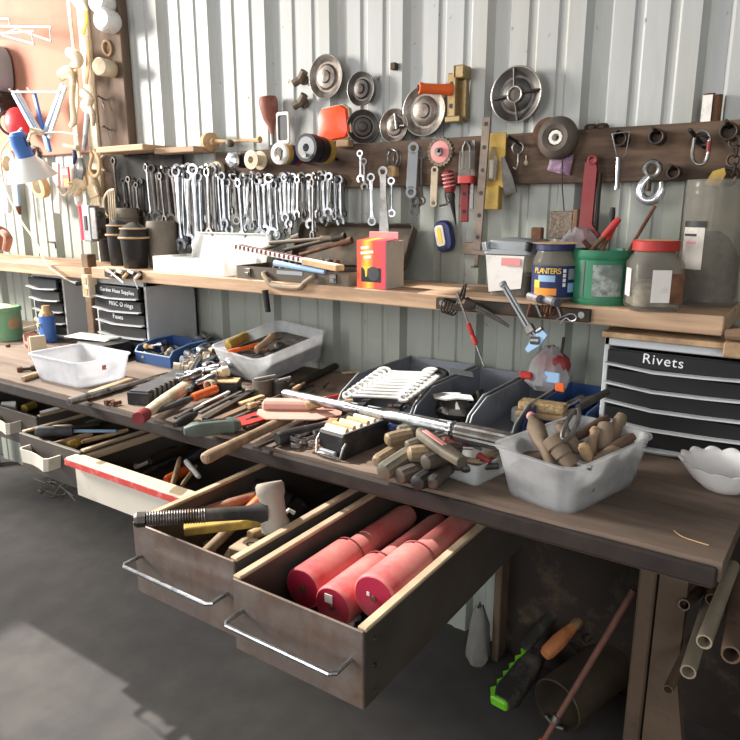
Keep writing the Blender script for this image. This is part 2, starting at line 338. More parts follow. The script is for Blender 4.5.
# ================================================================== DRAWER CABINETS
def cabinet(label, x0, x1, y0, y1, z0, z1, words, lipmat):
    w = x1 - x0; h = z1 - z0; d = y1 - y0; o = T('drawer_cabinet', label, 'cabinet', ((x0 + x1) / 2, y0, z0)); t = .012
    m = M(); a = w / 2
    m.box(-a, -a + t, 0, d, 0, h, .002); m.box(a - t, a, 0, d, 0, h, .002); m.box(-a, a, 0, d, h - .02, h, .002); m.box(-a, a, d - .01, d, 0, h, .002); m.box(-a, a, 0, d, 0, .008, .002); m.obj('body', cabg, o)
    n = 5; dh = (h - .03) / n
    for i in range(n):
        zt = h - .024 - i * dh; zb = zt - dh + .006; f = (-.022, -.014, -.004, 0, 0)[i]
        m = M(); m.box(-a + t + .003, a - t - .003, f - .002, .012 + f, zb + .004, zt, .002); m.box(-a + t + .006, a - t - .006, .012 + f, d - .03, zb + .004, zb + .01, .001)
        dr = m.obj('drawer', dblack, o)
        m = M(); L = a - t - .002; yy = f - .016; zc = zb + .002
        m.loft([[(x, yo, zc + dz + sag) for yo, dz in ((yy, .0015), (yy, .0055), (f, .0065), (f, .0025))] for x, sag in ((-L, .004), (-L * .3, -.006), (L * .4, -.004), (L, 0))])
        m.obj('lip', lipmat, dr)
        if i < len(words) and words[i]:
            s, sz, ox = words[i]; text('lettering', s, sz, chalk, dr, front(ox * a, f - .0026, (zb + zt) / 2 + .006) @ Matrix.Rotation(-.03, 4, 'Z'), .0004, 1.12)
    return o
cabinet('grey drawer cabinet with Rivets chalked on its top drawer', -.426, -.098, 1.615, 1.875, .86, 1.126, [('Rivets', .032, -.17)], cabg)
cabinet('grey drawer cabinet with Garden Hose Supplies chalked on its top drawer', -2.445, -2.13, 1.64, 1.885, .86, 1.15, [('Garden Hose Supplies', .0205, .1), ('MISC O rings', .024, .15), ('Fuses', .026, -.1)], cabg)
cabinet('grey drawer cabinet without writing under the left shelf', -2.965, -2.72, 1.675, 1.885, .86, 1.146, [], cabg)
m = M(); m.box(-.43, -.17, 1.60, 1.86, 1.1262, 1.1395, .002); tag(m.obj('thin_plank', raw_w), 'thin pale wood slat lying on top of the Rivets cabinet', 'wood')
P = G(700, 356, 1.127); m = M(); m.box(-.17, -.02, 1.555, 1.597, 1.118, 1.15, .003); m.box(-.16, -.10, 1.597, 1.63, 1.128, 1.14, .002); tag(m.obj('wood_block', raw_w), 'small rough timber block beside the Rivets cabinet at right edge', 'wood')
m = M(); m.tube([(-.17, 1.575, 1.163), (-.12, 1.57, 1.168), (-.06, 1.575, 1.168), (.05, 1.58, 1.168)], [.011, .0165, .0165, .013], 10); tag(m.obj('dusty_grip', old_w), 'dusty wooden file handle lying on the block by the shelf end', 'handle')
# ================================================================== DRAWERS
def drawer(label, pa, pb, zt, zb, ymax, fm, sm, railm, front_t=.012, rim=0):
    A, B = G(*pa, zt), G(*pb, zt); y = (A.y + B.y) / 2; x0, x1 = A.x, B.x; w = x1 - x0; h = zt - zb; d = ymax - y
    o = bpy.data.objects.new('drawer', None); COL.objects.link(o); o.parent = wb; o['label'] = label; o.location = Vector(((x0 + x1) / 2, y, zb)) - wb.location; a = w / 2
    m = M(); m.box(-a, a, 0, front_t, 0, h, .002); m.obj('front_panel', fm, o)
    m = M(); m.box(-a, -a + .01, front_t, d, 0, h - .004, .001); m.box(a - .01, a, front_t, d, 0, h - .004, .001); m.box(-a + .01, a - .01, d - .01, d, 0, h - .01, .001); m.box(-a + .01, a - .01, front_t, d - .01, 0, .008, .001); m.obj('side_panel', sm, o)
    if railm:
        for s in (-1, 1):
            m = M(); m.box(s * (a - .006) - .009, s * (a - .006) + .009, front_t, d, h - .004, h + .004, .002); m.obj('top_rail', railm, o)
    return o, a, h, y, d
RAILY = 1.72
D1, a1, h1, y1, d1 = drawer('nearest open rusty steel drawer holding three red cylinders', (229, 580), (366, 630), .755, .607, RAILY, drawer_m, drawer_d, rail_w, .005)
D2, a2, h2, y2, d2 = drawer('open rusty steel drawer with a bar handle holding the spring-grip hammer', (135, 520), (231, 563), .765, .598, RAILY, drawer_m, drawer_d, rail_w, .005)
D3, a3, h3, y3, d3 = drawer('open cream drawer with a red stripe along its front', (76, 459), (205, 506), .700, .588, RAILY, drawer_w, drawer_d, None)
D4, a4, h4, y4, d4 = drawer('open dark drawer with a white cup pull holding a grey screwdriver', (20, 432), (78, 453), .72, .598, RAILY, drawer_d, drawer_d, rail_w)
D5, a5, h5, y5, d5 = drawer('open dark drawer cut by the left edge of the photo', (-30, 396), (33, 418), .72, .60, RAILY, drawer_d, drawer_d, rail_w)
def bar_handle(o, a, h, xs, z, out=.05):
    m = M(); m.tube([(xs[0], .002, z), (xs[0], -out + .008, z), (xs[0] + .008, -out, z), (xs[1] - .008, -out, z), (xs[1], -out + .008, z), (xs[1], .002, z)], .0042, 8); m.obj('bar_handle', chrome, o)
m = M(); m.box(-a1 + .01, a1 - .01, .005, d1 - .01, .008, .038, .001); m.obj('bottom_board', drawer_d, D1)
bar_handle(D1, a1, h1, (-a1 * .84, a1 * .84), h1 * .60); bar_handle(D2, a2, h2, (-a2 * .86, a2 * .86), h2 * .55)
for o, a, h in ((D1, a1, h1),):
    for k in range(3):
        m = M(); m.cyl((a + .001, .03, .02 + k * .05), (a + .004, .03, .02 + k * .05), .004, n=8); m.obj('rivet', steel, o)
# cream drawer: wide rim with red stripe
m = M(); t = .045
m.box(-a3 - .012, a3 + .012, -.022, .026, h3 - .012, h3 + .012, .004); m.box(-a3 - .012, -a3 + t * .5, .026, d3, h3 - .012, h3 + .01, .003); m.box(a3 - t * .5, a3 + .012, .026, d3, h3 - .012, h3 + .01, .003); m.obj('rim', rim_c, D3)
m = M(); m.box(-a3 - .013, a3 + .0, -.0236, -.021, h3 - .011, h3 + .0075, .0005); m.obj('red_stripe', stripe_r, D3)
m = M(); m.box(a3 - .05, a3 - .047, -.003, .0, h3 * .3, h3 * .55, .0005); m.obj('rust_mark', rust, D3)
def cup_pull(o, cx, z, w):
    m = M(); pts = [(-w / 2, 0), (-w / 2, -.03), (-w / 2 + .012, -.04), (-w * .12, -.036), (w * .12, -.04), (w / 2 - .012, -.05), (w / 2, -.04), (w / 2, 0)]
    m.loft([[(cx + x * s, y, zz) for x, y in pts] + [(cx + x * s * .94, y * .93 - .0 if y else 0, zz) for x, y in reversed(pts)] for zz, s in ((z, .9), (z + .042, 1.0))]); m.obj('cup_pull', drawer_w, o)
cup_pull(D4, -.02, h4 * .42, .17); cup_pull(D5, .06, h5 * .4, .15)
# ================================================================== TOOL MAKERS (local X along the tool, Z up)
def wrench_mesh(L, hd=None, t=None, box2=False, flat=False):
    hd = hd or .0055 + .05 * L; t = t or .004 + .012 * L; sw = hd * (.62 if not flat else .8); m = M()
    m.ring((hd, 0), hd, hd * .6, -t * .75, t * .75, 14)
    m.loft([[(x, -w, -t * .35), (x, -w * .7, -t * .5), (x, w * .7, -t * .5), (x, w, -t * .35), (x, w, t * .35), (x, w * .7, t * .5), (x, -w * .7, t * .5), (x, -w, t * .35)] for x, w in ((hd * 1.75, sw * .75), (L * .35, sw * .5), (L * .7, sw * .5), (L - 2.0 * hd, sw * .8))])
    if box2: m.ring((L - hd, 0), hd * 1.05, hd * .62, -t * .75, t * .75, 14)
    else: m.ring((L - hd * 1.2, 0), hd * 1.25, hd * .66, -t * .6, t * .6, 14, math.radians(38 + 12), math.radians(322 + 12))
    return m
def hang(o, P, lean=0, twist=0):   # top of the tool (local x=0) at P, hanging down, flat face towards the room
    d = Vector((math.sin(lean), 0, -math.cos(lean))); f = frame(P, P + d, (math.sin(twist), -math.cos(twist), 0)); o.matrix_world = f; return o
# ------------------------------------------------------------------ hanging wrenches on the left half of the board
def env(x):
    for a, b, t0, b0 in ((0, 170, 163, 216), (170, 218, 166, 250), (218, 262, 174, 232), (262, 302, 176, 235), (302, 336, 174, 233), (336, 400, 178, 228)):
        if a <= x < b: return t0, b0
protos = {}
def hung_wrench(px, pt, pb, Y, lean, twist, tone, label, box2=False, group='wrenches hanging in the row on the tool board'):
    Pt = W(px, pt, Y); Pb = W(px, pb, Y); L = max(.06, Pt.z - Pb.z); key = (round(L / .02), tone.name, box2)
    if key not in protos:
        o = wrench_mesh(round(L / .02) * .02, box2=box2).obj('combination_wrench' if not box2 else 'box_end_wrench', tone); protos[key] = o; tag(o, label, 'wrench', group)
    else: o = clone(protos[key], label, group)
    return hang(o, Pt, lean, twist)
row_f, row_b = [], []
x = 176.0
while x < 345:
    t0, b0 = env(x); row_f.append((x, t0 + random.uniform(-3, 5), b0 + random.uniform(-14, 8))); x += random.uniform(4.2, 6.2)
x = 172.0
while x < 345:
    t0, b0 = env(x); row_b.append((x, t0 + random.uniform(-5, 2), b0 + random.uniform(-24, 2))); x += random.uniform(4.6, 6.6)
for i, (x, t, b) in enumerate(row_f):
    Y = 1.800 + .012 * (i % 3)
    hung_wrench(x, t, b, Y, random.uniform(-.05, .05), random.uniform(-.5, .7), chrome if random.random() < .75 else steel, f'{nth(i + 1)} wrench from the left in the front layer of the wrench row', i % 4 == 3)
for i, (x, t, b) in enumerate(row_b):
    Y = 1.838 + .006 * (i % 3)
    hung_wrench(x, t, b, Y, random.uniform(-.07, .07), random.uniform(-.4, .4), steel if random.random() < .6 else dsteel, f'{nth(i + 1)} wrench from the left in the back layer of the wrench row', i % 3 == 2)
for i in range(13):
    P = W(174 + i * 13.6, env(174 + i * 13.6)[0] + 3, 1.85); nail(P.x, min(1.60, max(1.50, P.z)), 1.79)
# dark tools under the ledge
dk = [(123, 178, 210), (128, 176, 214), (133, 180, 216), (140, 178, 218), (146, 163, 222), (151, 164, 222), (156, 166, 218), (160, 172, 226), (136, 182, 214), (166, 166, 224)]
for i, (x, t, b) in enumerate(dk):
    hung_wrench(x, t, b, 1.838 - .008 * (i % 3), random.uniform(-.06, .08), random.uniform(-.3, .6), dsteel if x != 146 else chrome, f'{nth(i + 1)} of the dark wrenches under the pale ledge counted from the post', i % 2 == 0, 'dark wrenches under the ledge')
o = wrench_mesh(.19, .016, .005).obj('box_end_wrench', dsteel); tag(o, 'small flat dark bar hanging under the ledge next to the post', 'wrench'); hang(o, W(113, 157, 1.845), .02)
m = M(); m.ring((0, 0), .042, .018, -.006, .006, 24); o = m.obj('saw_disc', brownb); tag(o, 'round dark brown disc hanging behind the tall wrench under the ledge', 'disc'); o.matrix_world = Matrix.Translation(W(166, 184, 1.855)) @ Matrix.Rotation(PI / 2, 4, 'X')
m = M(); m.ring((0, 0), .034, .026, -.006, .006, 24, PI * .5, PI * 1.5); o = m.obj('white_hook_ring', cream); tag(o, 'cream half ring hanging on the post under the ledge', 'ring'); o.matrix_world = Matrix.Translation(W(105, 163, 1.85)) @ Matrix.Rotation(PI / 2, 4, 'X')
m = M(); A = W(108, 216, 1.78); m.tube([A + Vector(v) for v in ((0, 0, 0), (-.02, 0, .03), (-.015, 0, .07), (.02, 0, .10), (.06, 0, .105))], .005, sm=4); 
for k in range(4): m.cyl(A + Vector((.015 + .014 * k, 0, .1)), A + Vector((.012 + .013 * k, 0, -.04)), .003)
o = m.obj('wire_hanger', cream); tag(o, 'bent cream wire hanger in front of the post above the black canisters', 'hanger')
# a few single wrenches further right
for x, t, b, Y, tone, bx, tw, nm in ((371, 173, 227, 1.82, chrome, True, .3, 'wrench with a dark box end hanging alone right of the wrench row'), (383, 168, 228, 1.825, steel, True, .3, 'long wrench hanging just behind the flat chrome bar'),
    (391, 177, 220, 1.83, chrome, True, .5, 'small wrench hanging at the right side of the flat chrome bar'), (360, 150, 186, 1.835, chrome, False, .2, 'short wrench hung high on the dark board above the row end'), (364, 158, 190, 1.83, steel, False, .3, 'second short wrench hung high leaning beside the first'),
    (417, 145, 205, 1.836, brownb, True, .6, 'dull brown ratchet wrench hanging behind the bright flat one'), (421, 150, 208, 1.842, dsteel, True, .5, 'dark ratchet wrench hanging furthest behind the bright flat one')):
    o = hung_wrench(x, t, b, Y, .03, tw, tone, nm, bx, 'single wrenches on the board')
def flatbar(px, pt, pb, Y, tone, label, w=.02, lean=0):
    Pt = W(px, pt, Y); L = Pt.z - W(px, pb, Y).z; m = M(); r = w / 2
    m.ring((r, 0), r, r * .55, -.004, .004, 14); m.ring((L - r, 0), r, r * .55, -.004, .004, 14); m.box(r * 1.6, L - r * 1.6, -r * .92, r * .92, -.004, .004, .001)
    o = m.obj('ratchet_wrench', tone); tag(o, label, 'wrench', 'single wrenches on the board'); hang(o, Pt, lean, .25); return o
flatbar(414, 142, 198, 1.822, galv, 'bright flat double ended ratchet wrench hanging right of the grey round wire clip', .034, -.05)
flatbar(415, 196, 216, 1.828, dsteel, 'dark ring end wrench below the bright flat ratchet wrench', .03)
flatbar(435, 166, 207, 1.828, cream, 'small pale flat ratchet wrench under the red wheel brush', .022, -.02)
Pt = W(383, 166, 1.80); Lb = Pt.z - W(383, 235, 1.80).z; m = M(); m.ring((.016, 0), .016, .009, -.003, .003, 14); m.loft([[(x, -w, -.003), (x, w, -.003), (x, w, .003), (x, -w, .003)] for x, w in ((.03, .011), (Lb * .4, .009), (Lb, .017))]); o = m.obj('flat_chrome_bar', steel); tag(o, 'long flat chrome bar hanging down behind the red and yellow box', 'bar'); hang(o, Pt, .03, .15)
# ------------------------------------------------------------------ upper-wall hubcaps
def plate(px, py, rpx, name, label, prof='cap', Y=1.88, tilt=(0, 0), mm=hubcap, spokes=False):
    P = W(px, py, Y); R = rpx * mpp(P); o = T(name, label, 'hubcap', P, 0, 'hubcaps on the siding'); o.rotation_euler = (tilt[0], tilt[1], 0)
    m = M(); m.lathe([(R * .97, 0), (R * .96, -.010), (R * .80, -.004), (R * .62, .002), (R * .5, -.006), (R * .3, -.008), (R * .26, -.014), (R * .12, -.016), (0.001, -.016), (.001, -.004), (R * .5, .006), (R * .8, .008)], (0, 0, 0), (0, 1, 0), 36, True, True); m.obj('dish', mm, o)
    m = M(); m.torus((0, -.008, 0), R * .97, R * .032, (0, 1, 0), 36, 8); m.obj('rim', hubrim, o)
    if spokes:
        for k in range(4):
            a = k * PI / 2 + .12; c = math.cos(a); s_ = math.sin(a); m = M(); m.tube([(R * .26 * c, -.016, R * .26 * s_), (R * .92 * c, -.008, R * .92 * s_)], .0035); m.obj('rib', dsteel, o)
        m = M(); m.torus((0, -.016, 0), R * .27, R * .04, (0, 1, 0), 24, 8); m.obj('hub_ring', hubrim, o)
    return o
plate(327, 77, 21, 'hubcap', 'hubcap highest on the left with a dull swirled centre beside two elbow fittings', Y=1.875)
plate(362, 89, 16.5, 'hubcap', 'small dark hubcap with a bluish centre just right of the highest left one', mm=dsteel, Y=1.875)
plate(363, 127, 16.5, 'hubcap', 'hubcap half hidden behind the orange reflector', mm=dsteel, Y=1.865, tilt=(0, .0)).rotation_euler = (0, 0, .55)
plate(395, 126, 16.5, 'hubcap', 'small hubcap with a wire clip in it sitting on the board top edge', Y=1.87)
plate(425, 111, 24.5, 'hubcap', 'large dull hubcap behind the orange tool handle', Y=1.87)
plate(517, 95, 27, 'hubcap', 'large bright hubcap with four ribs and a round hub', mm=dsteel, spokes=True, Y=1.872)
m = M(); P = W(397, 122, 1.855); m.cyl(P + Vector((-.006, 0, .025)), P + Vector((.004, -.005, -.02)), .006); m.cyl(P + Vector((.004, 0, -.012)), P + Vector((.03, -.004, -.012)), .004); tag(m.obj('metal_clip', steel), 'small metal clip stuck inside the hubcap on the board edge', 'clip')
def on_wall(name, label, cat, px, py, Y=1.88, group=None): return T(name, label, cat, W(px, py, Y), 0, group)
# reflector
o = on_wall('reflector', 'rounded orange red plastic reflector on the siding above the board', 'reflector', 335, 124, 1.845); s = mpp(o.location)
lo = lambda k, y: [(x * s * k, y, -z * s * k) for x, y_, z in [(a, 0, b) for a, b in ((-19, -6), (-14, -15), (10, -17), (17, -13), (20, 8), (16, 14), (-12, 17), (-18, 11))]]
m = M(); m.loft([lo(.98, 0), lo(1, -.008), lo(.93, -.016), lo(.5, -.021)]); m.obj('lens', refl, o); m = M(); m.loft([lo(1.05, .012), lo(1.05, -.004), lo(1.0, -.006)]); m.obj('housing', cream, o)
m = M(); P = W(343, 144, 1.845); m.box(-.02, .03, -.012, .02, -.01, .012); o = m.obj('wood_chip', raw_w); o.location = P; tag(o, 'small wood scrap on the board top under the orange reflector', 'wood')
# magnets and fittings
for px, py, lab in ((305, 80, 'small brown elbow fitting stuck to the siding left of the highest hubcap'), (305, 103, 'lower small brown elbow fitting stuck to the siding')):
    o = on_wall('elbow_fitting', lab, 'fitting', px, py, 1.892, 'elbow fittings on the siding'); m = M(); m.lathe([(.017, 0), (.017, -.01), (.012, -.012), (.012, -.03)], (0, 0, 0), (0, 1, 0), 10); m.cyl((.002, -.022, 0), (-.026, -.026, -.012), .012, .013, 10); m.cyl((.0, -.022, 0), (.018, -.024, .022), .013, .013, 10); m.obj('fitting_body', brownb, o)
m = M(); m.box(-.009, .009, -.02, 0, -.01, .01, .002); o = m.obj('magnet_block', iron); o.location = W(396, 67, 1.899); tag(o, 'tiny dark block stuck on the siding above the hubcaps', 'magnet')
o = on_wall('pipe_nipple', 'short brassy pipe piece with a white face on the siding above the right pegs', 'fitting', 708, 109, 1.885); m = M(); m.cyl((0, 0, -.034), (0, -.0, .034), .0135, .0135, 14); m.cyl((.018, .0, -.03), (.018, 0, .03), .012); m.obj('tube', rust, o); m = M(); m.loft([[(-.012, -.0115, z), (.010, -.0135, z), (.010, -.0155, z), (-.012, -.0135, z)] for z in (-.03, .03)]); m.obj('paint_patch', paper, o)
for px, lab in ((591, 'left dark bolt head standing on the board top'), (602, 'right dark bolt head standing on the board top')):
    P = W(px, 130, 1.875); o = T('bolt', lab, 'bolt', (P.x, P.y, 1.6195), 0, 'bolts on the board top'); m = M(); m.lathe([(.017, 0), (.017, .008), (.012, .013), (.001, .014)], n=14); m.obj('bolt_head', iron, o)
# orange tool on gold bracket
o = on_wall('orange_roller_bracket', 'gold metal bracket with a horizontal orange roller on the siding', 'bracket', 460, 96, 1.895)
m = M(); m.box(-.028, .005, -.030, -.02, -.075, .06, .003); m.box(.002, .012, -.05, 0, -.075, .075, .003); m.box(-.02, .03, -.055, -.03, -.078, -.06, .003); m.box(.0, .035, -.05, 0, .04, .075, .003); m.box(.005, .03, -.02, 0, -.07, .07, .002); m.obj('plate', gold, o)
for z in (.03, -.03):
    m = M(); m.cyl((-.012, -.031, z), (-.012, -.029, z), .007); m.obj('bolt_hole', black, o)
m = M(); m.lathe([(.0155, 0), (.017, .01), (.0145, .03), (.014, .08), (.016, .09), (.016, .098), (.008, .1)], (-.004, -.04, .012), (-.72, -.66, .02), 16); m.obj('roller', orange, o)
d_ = Vector((-.72, -.66, .02)).normalized(); m = M(); m.cyl(Vector((-.004, -.04, .012)) + d_ * .0995, Vector((-.004, -.04, .012)) + d_ * .102, .010); m.obj('end_plug', black, o)
# brush handle and buckle
o = on_wall('hand_brush', 'brush with a dusty reddish brown handle standing on the board by the siding', 'brush', 270, 130, 1.86); s = mpp(o.location)
m = M(); m.lathe([(.008, 0), (.011, .025), (.024, .05), (.031, .085), (.033, .11), (.028, .122), (.001, .126)], (0.01, 0, -.015), (-.08, -.05, 1), 18); m.obj('grip', mat('redbrown', (140, 84, 70), .6, 0, .15, 12, (186, 150, 130), .4, 7), o); m = M(); m.cyl((.01, 0, -.05), (.01, 0, -.012), .008); m.obj('ferrule', steel, o)
o = on_wall('buckle', 'rectangular grey framed buckle hanging at the foot of the brown brush', 'buckle', 284, 128, 1.84); m = M(); s = mpp(o.location)
fr = lambda k, y: [(x, y, z) for x, z in [(q[0], q[1]) for q in rr(16 * s * k, 30 * s * k, .008, 0)]]
m.loft([fr(1, 0), fr(1, -.008), fr(.8, -.008), fr(.8, 0)], close=True); m.obj('frame', paper, o); m = M(); m.loft([fr(.82, -.001), fr(.82, -.004)]); m.obj('web', dkgrey, o)
# rod gauge left
o = on_wall('rod_gauge', 'round dusty canister head on a thin horizontal rod resting on the board top', 'gauge', 212, 142, 1.85); s = mpp(o.location)
m = M(); m.lathe([(.026, -.036), (.034, -.03), (.034, -.004), (.028, .0), (.014, .004), (.012, .02)], (0, 0, 0), (.93, -.3, -.05), 20); m.obj('head', tan, o)
m = M(); m.tube([(.02, 0, .002), (.06, 0, 0), (.2, .0, -.006), (.24, 0, -.004)], [.008, .006, .005, .012]); m.obj('rod', tan, o)
m = M(); m.lathe([(.011, 0), (.013, .01), (.013, .02), (.006, .024)], (.115, -.012, -.012), (0, -1, 0), 14); m.obj('knob', brownb, o)
o = on_wall('gear_wheel', 'small dusty brass gear wheel on a nail above the chrome wrenches', 'gear', 217, 170, 1.835); m = M(); m.lathe([(.03, .01), (.032, 0), (.03, -.006), (.022, -.004), (.014, -.004), (.013, -.016), (.006, -.017), (.006, .01)], (0, 0, 0), (0, 1, 0), 22); m.obj('wheel', cream, o)
m = M()
for k in range(6): m.cyl((.022 * math.cos(k), -.0055, .022 * math.sin(k)), (.022 * math.cos(k), -.0065, .022 * math.sin(k)), .004, n=8)
m.obj('hole', black, o)
o = on_wall('glass_ball', 'faceted sparkling glass knob on a dark stem on the board', 'knob', 233, 160, 1.80); m = M(); m.lathe([(.012, .02), (.026, .012), (.032, 0), (.026, -.012), (.014, -.02), (.001, -.022)], (0, 0, 0), (0, 1, 0), 10, flute=.12); m.obj('facets', foil, o, 5); m = M(); m.lathe([(.026, .05), (.026, .02), (.012, .018)], (0.006, 0, 0), (0, 1, 0), 14); m.obj('stem', black, o)
o = on_wall('spool', 'small cream plastic spool on a nail right of the glass knob', 'spool', 255, 160, 1.80); m = M(); m.lathe([(.03, .03), (.032, .024), (.018, .02), (.018, -.012), (.03, -.014), (.032, -.02), (.012, -.022), (.01, .03)], (0, 0, 0), (0, 1, 0), 20); m.obj('reel', cream, o)
# tape rolls on pegs
def roll(name, label, x, y0, y1, z, R, r, mt, core=paper, grp='tape rolls on the pegs'):
    o = T(name, label, 'tape', (x, (y0 + y1) / 2, z), 0, grp); h = abs(y1 - y0) / 2
    m = M(); m.lathe([(R, -h), (R, h), (R * .78, h), (R * .78, -h)], (0, 0, 0), (0, 1, 0), 24, close=True); m.obj('tape', mt, o)
    m = M(); m.lathe([(R * .775, -h * 1.0), (R * .775, h), (r, h), (r, -h)], (0, 0, 0), (0, 1, 0), 24, close=True); m.obj('core', core, o); return o
Pa = W(286, 154, 1.76); xA, zA = Pa.x, Pa.z; nail(xA, zA - .02, 1.72, .005)
roll('tape_roll', 'clear tape roll nearest the board end on the left peg', xA - .005, 1.742, 1.73, zA, .034, .02, milky); roll('tape_roll', 'yellow tape roll in front on the left peg', xA, 1.762, 1.745, zA, .033, .022, yellow)
roll('tape_roll', 'blue tape roll second on the left peg', xA + .004, 1.785, 1.765, zA - .002, .032, .02, navy); roll('tape_roll', 'dull red tape roll at the back of the left peg', xA + .006, 1.808, 1.788, zA - .004, .031, .02, dred)
Pb = W(310, 148, 1.72); nail(Pb.x, Pb.z - .026, 1.69, .005)
roll('tape_roll', 'front black tape roll with a grey face on the right peg', Pb.x, 1.735, 1.700, Pb.z, .042, .012, black, galv); roll('tape_roll', 'second black tape roll behind the front one on the right peg', Pb.x + .002, 1.772, 1.742, Pb.z - .002, .040, .012, black, white)
roll('tape_roll', 'yellow tape roll furthest back on the right peg', Pb.x + .004, 1.80, 1.778, Pb.z - .004, .039, .012, yellow, gold)
# wire clip with cork
o = on_wall('wire_clip', 'round wire clip with a square tan block hanging left of the bright flat wrench', 'clip', 395, 160, 1.835); m = M(); m.torus((0, -.012, .005), .024, .0035, (.3, 1, 0)); m.torus((.012, -.006, .003), .022, .003, (.5, 1, 0)); m.tube([(-.01, -.012, .025), (-.016, -.02, .035)], .003); m.obj('wire', steel, o); m = M(); m.box(-.018, .012, -.02, .008, -.05, -.018, .004); m.obj('block', tan, o)
# red wheel brush and red-striped screwdriver
o = on_wall('wheel_brush', 'round wire wheel brush with a dusty red centre on a bolt', 'brush', 441, 152, 1.82); m = M(); R = .042
m.lathe([(R, -.008), (R, .008), (R * .7, .006), (R * .7, -.006)], (0, 0, 0), (0, 1, 0), 44, flute=.1, close=True); m.obj('bristle', wirem, o, 10); m = M(); m.lathe([(R * .72, .004), (R * .72, -.008), (R * .3, -.01), (R * .28, -.014), (.008, -.014), (.008, .004)], (0, 0, 0), (0, 1, 0), 24); m.obj('disc', pink, o); m = M(); m.cyl((0, .03, 0), (0, -.03, .004), .006); m.cyl((0, -.014, 0), (0, -.02, 0), .013, n=6); m.obj('bolt', steel, o)
o = T('striped_screwdriver', 'screwdriver with a red and white striped handle hanging under the wheel brush', 'screwdriver'); along(o, W(447, 170, 1.83), W(455, 219, 1.85)); m = M(); m.lathe([(.006, 0), (.0165, .005), (.018, .05), (.014, .062), (.008, .066)], d=(1, 0, 0), n=10, flute=.1); m.obj('grip', dred, o)
for k in range(4):
    m = M(); m.cyl((.01 + k * .011, 0, 0), (.014 + k * .011, 0, 0), .0182, n=12); m.obj('stripe', pink, o)
m = M(); m.lathe([(.010, .064), (.012, .075), (.008, .09), (.002, .16)], d=(1, 0, 0), n=10); m.obj('tip', black, o)
m = M(); P = W(446, 192, 1.84); m.tube([P + Vector(v) for v in ((0, 0, .03), (-.002, 0, -.01), (.004, 0, -.03), (.012, -.002, -.03))], .003); m.cyl(P + Vector((-.02, 0, -.04)), P + Vector((.005, 0, -.035)), .003); tag(m.obj('hook_tool', brownb), 'thin brown hooked wire beside the striped screwdriver', 'hook')
# pliers in pouch etc
o = on_wall('feeler_pouch', 'small clear pouch with a red base holding pliers left of the long bar', 'pouch', 467, 162, 1.825); m = M(); m.loft([rr(.048, .026, .01, z) for z in (-.045, .03)], True, False); m.obj('cup', glassd, o); m = M(); m.loft([rr(.05, .028, .01, z) for z in (-.058, -.038)]); m.obj('base', red, o); m = M(); m.tube([(-.012, 0, -.02), (-.012, 0, .04), (-.004, 0, .055)], .005); m.tube([(.012, 0, -.02), (.010, 0, .04), (.0, 0, .055)], .005); m.obj('pliers', dsteel, o)
o = T('red_bar_tool', 'dark red perforated bar hanging left of the long flat bar', 'bar'); hang(o, W(465, 176, 1.845), .02, .2); m = M(); m.box(0, .13, -.012, .012, -.005, .005, .002); m.obj('bar', dred, o)
for k in (.05, .10):
    m = M(); m.cyl((k, 0, .0055), (k, 0, .0046), .006); m.obj('bolt_hole', black, o)
o = T('grey_bar_tool', 'thin grey rod tool hanging between the red bar and the long flat bar', 'bar'); hang(o, W(474, 140, 1.842), .0, .2); m = M(); m.box(0, .19, -.005, .005, -.004, .004, .001); m.obj('bar', steel, o)
# long perforated bar
o = T('perforated_bar', 'long flat perforated steel bar with a bent foot hanging down to the shelf', 'bar'); A = W(487, 117, 1.80); Bv = W(477, 250, 1.80); along(o, A, Bv, (0, -1, 0)); L = dist(A, Bv); m = M(); m.box(0, L, -.012, .012, -.003, .003, .001); m.obj('bar', mat('brown_steel', (120, 108, 98), .5, .5, .25, 20, (84, 68, 56), .5, 9), o)
for k in range(6):
    m = M(); m.cyl((L * (.05 + k * .17), 0, .0036), (L * (.05 + k * .17), 0, .0025), .006); m.obj('bolt_hole', black, o)
m = M(); m.box(L - .02, L + .015, -.045, .03, -.008, -.002, .002); m.box(L + .014, L + .05, -.006, .006, -.005, 0, .001); m.box(L + .044, L + .05, -.006, .006, -.005, .02, .001); m.cyl((L - .01, .028, 0), (L - .01, .05, .004), .009); m.obj('foot', MATS['brown_steel'], o)
# yellow card, grey blade
o = on_wall('yellow_card', 'worn yellow blister card with a small pale tool hung on the board', 'package', 494, 160, 1.84); m = M(); m.box(-.036, .034, -.002, .002, -.075, .072, .0008); m.obj('card', yellow, o); m = M(); m.loft([[(x, -.002 - d, z) for x, z in ((-.018, -.055), (.014, -.055), (.016, .0), (.004, .035), (-.006, .035), (-.018, 0))] for d in (0, .014)]); m.obj('blister', glassd, o); m = M(); m.box(-.008, .004, -.012, -.004, -.05, .0, .002); m.obj('tool', white, o)
m = M(); P = W(491, 198, 1.85); m.box(-.03, .03, -.016, .012, -.032, .034, .002); o = m.obj('wood_piece', yellow); o.location = P; tag(o, 'dull yellow wood piece hanging below the yellow card', 'wood')
o = T('flat_scraper', 'grey flat scraper blade hanging tilted right of the yellow card', 'blade'); along(o, W(503, 157, 1.835), W(511, 194, 1.835), (0, -1, 0)); m = M(); L = dist(W(503, 157, 1.835), W(511, 194, 1.835)); m.loft([[(x, -w, -.003), (x, w, -.003), (x, w, .003), (x, -w, .003)] for x, w in ((0, .005), (L * .6, .016), (L, .018))]); m.obj('blade', dsteel, o)
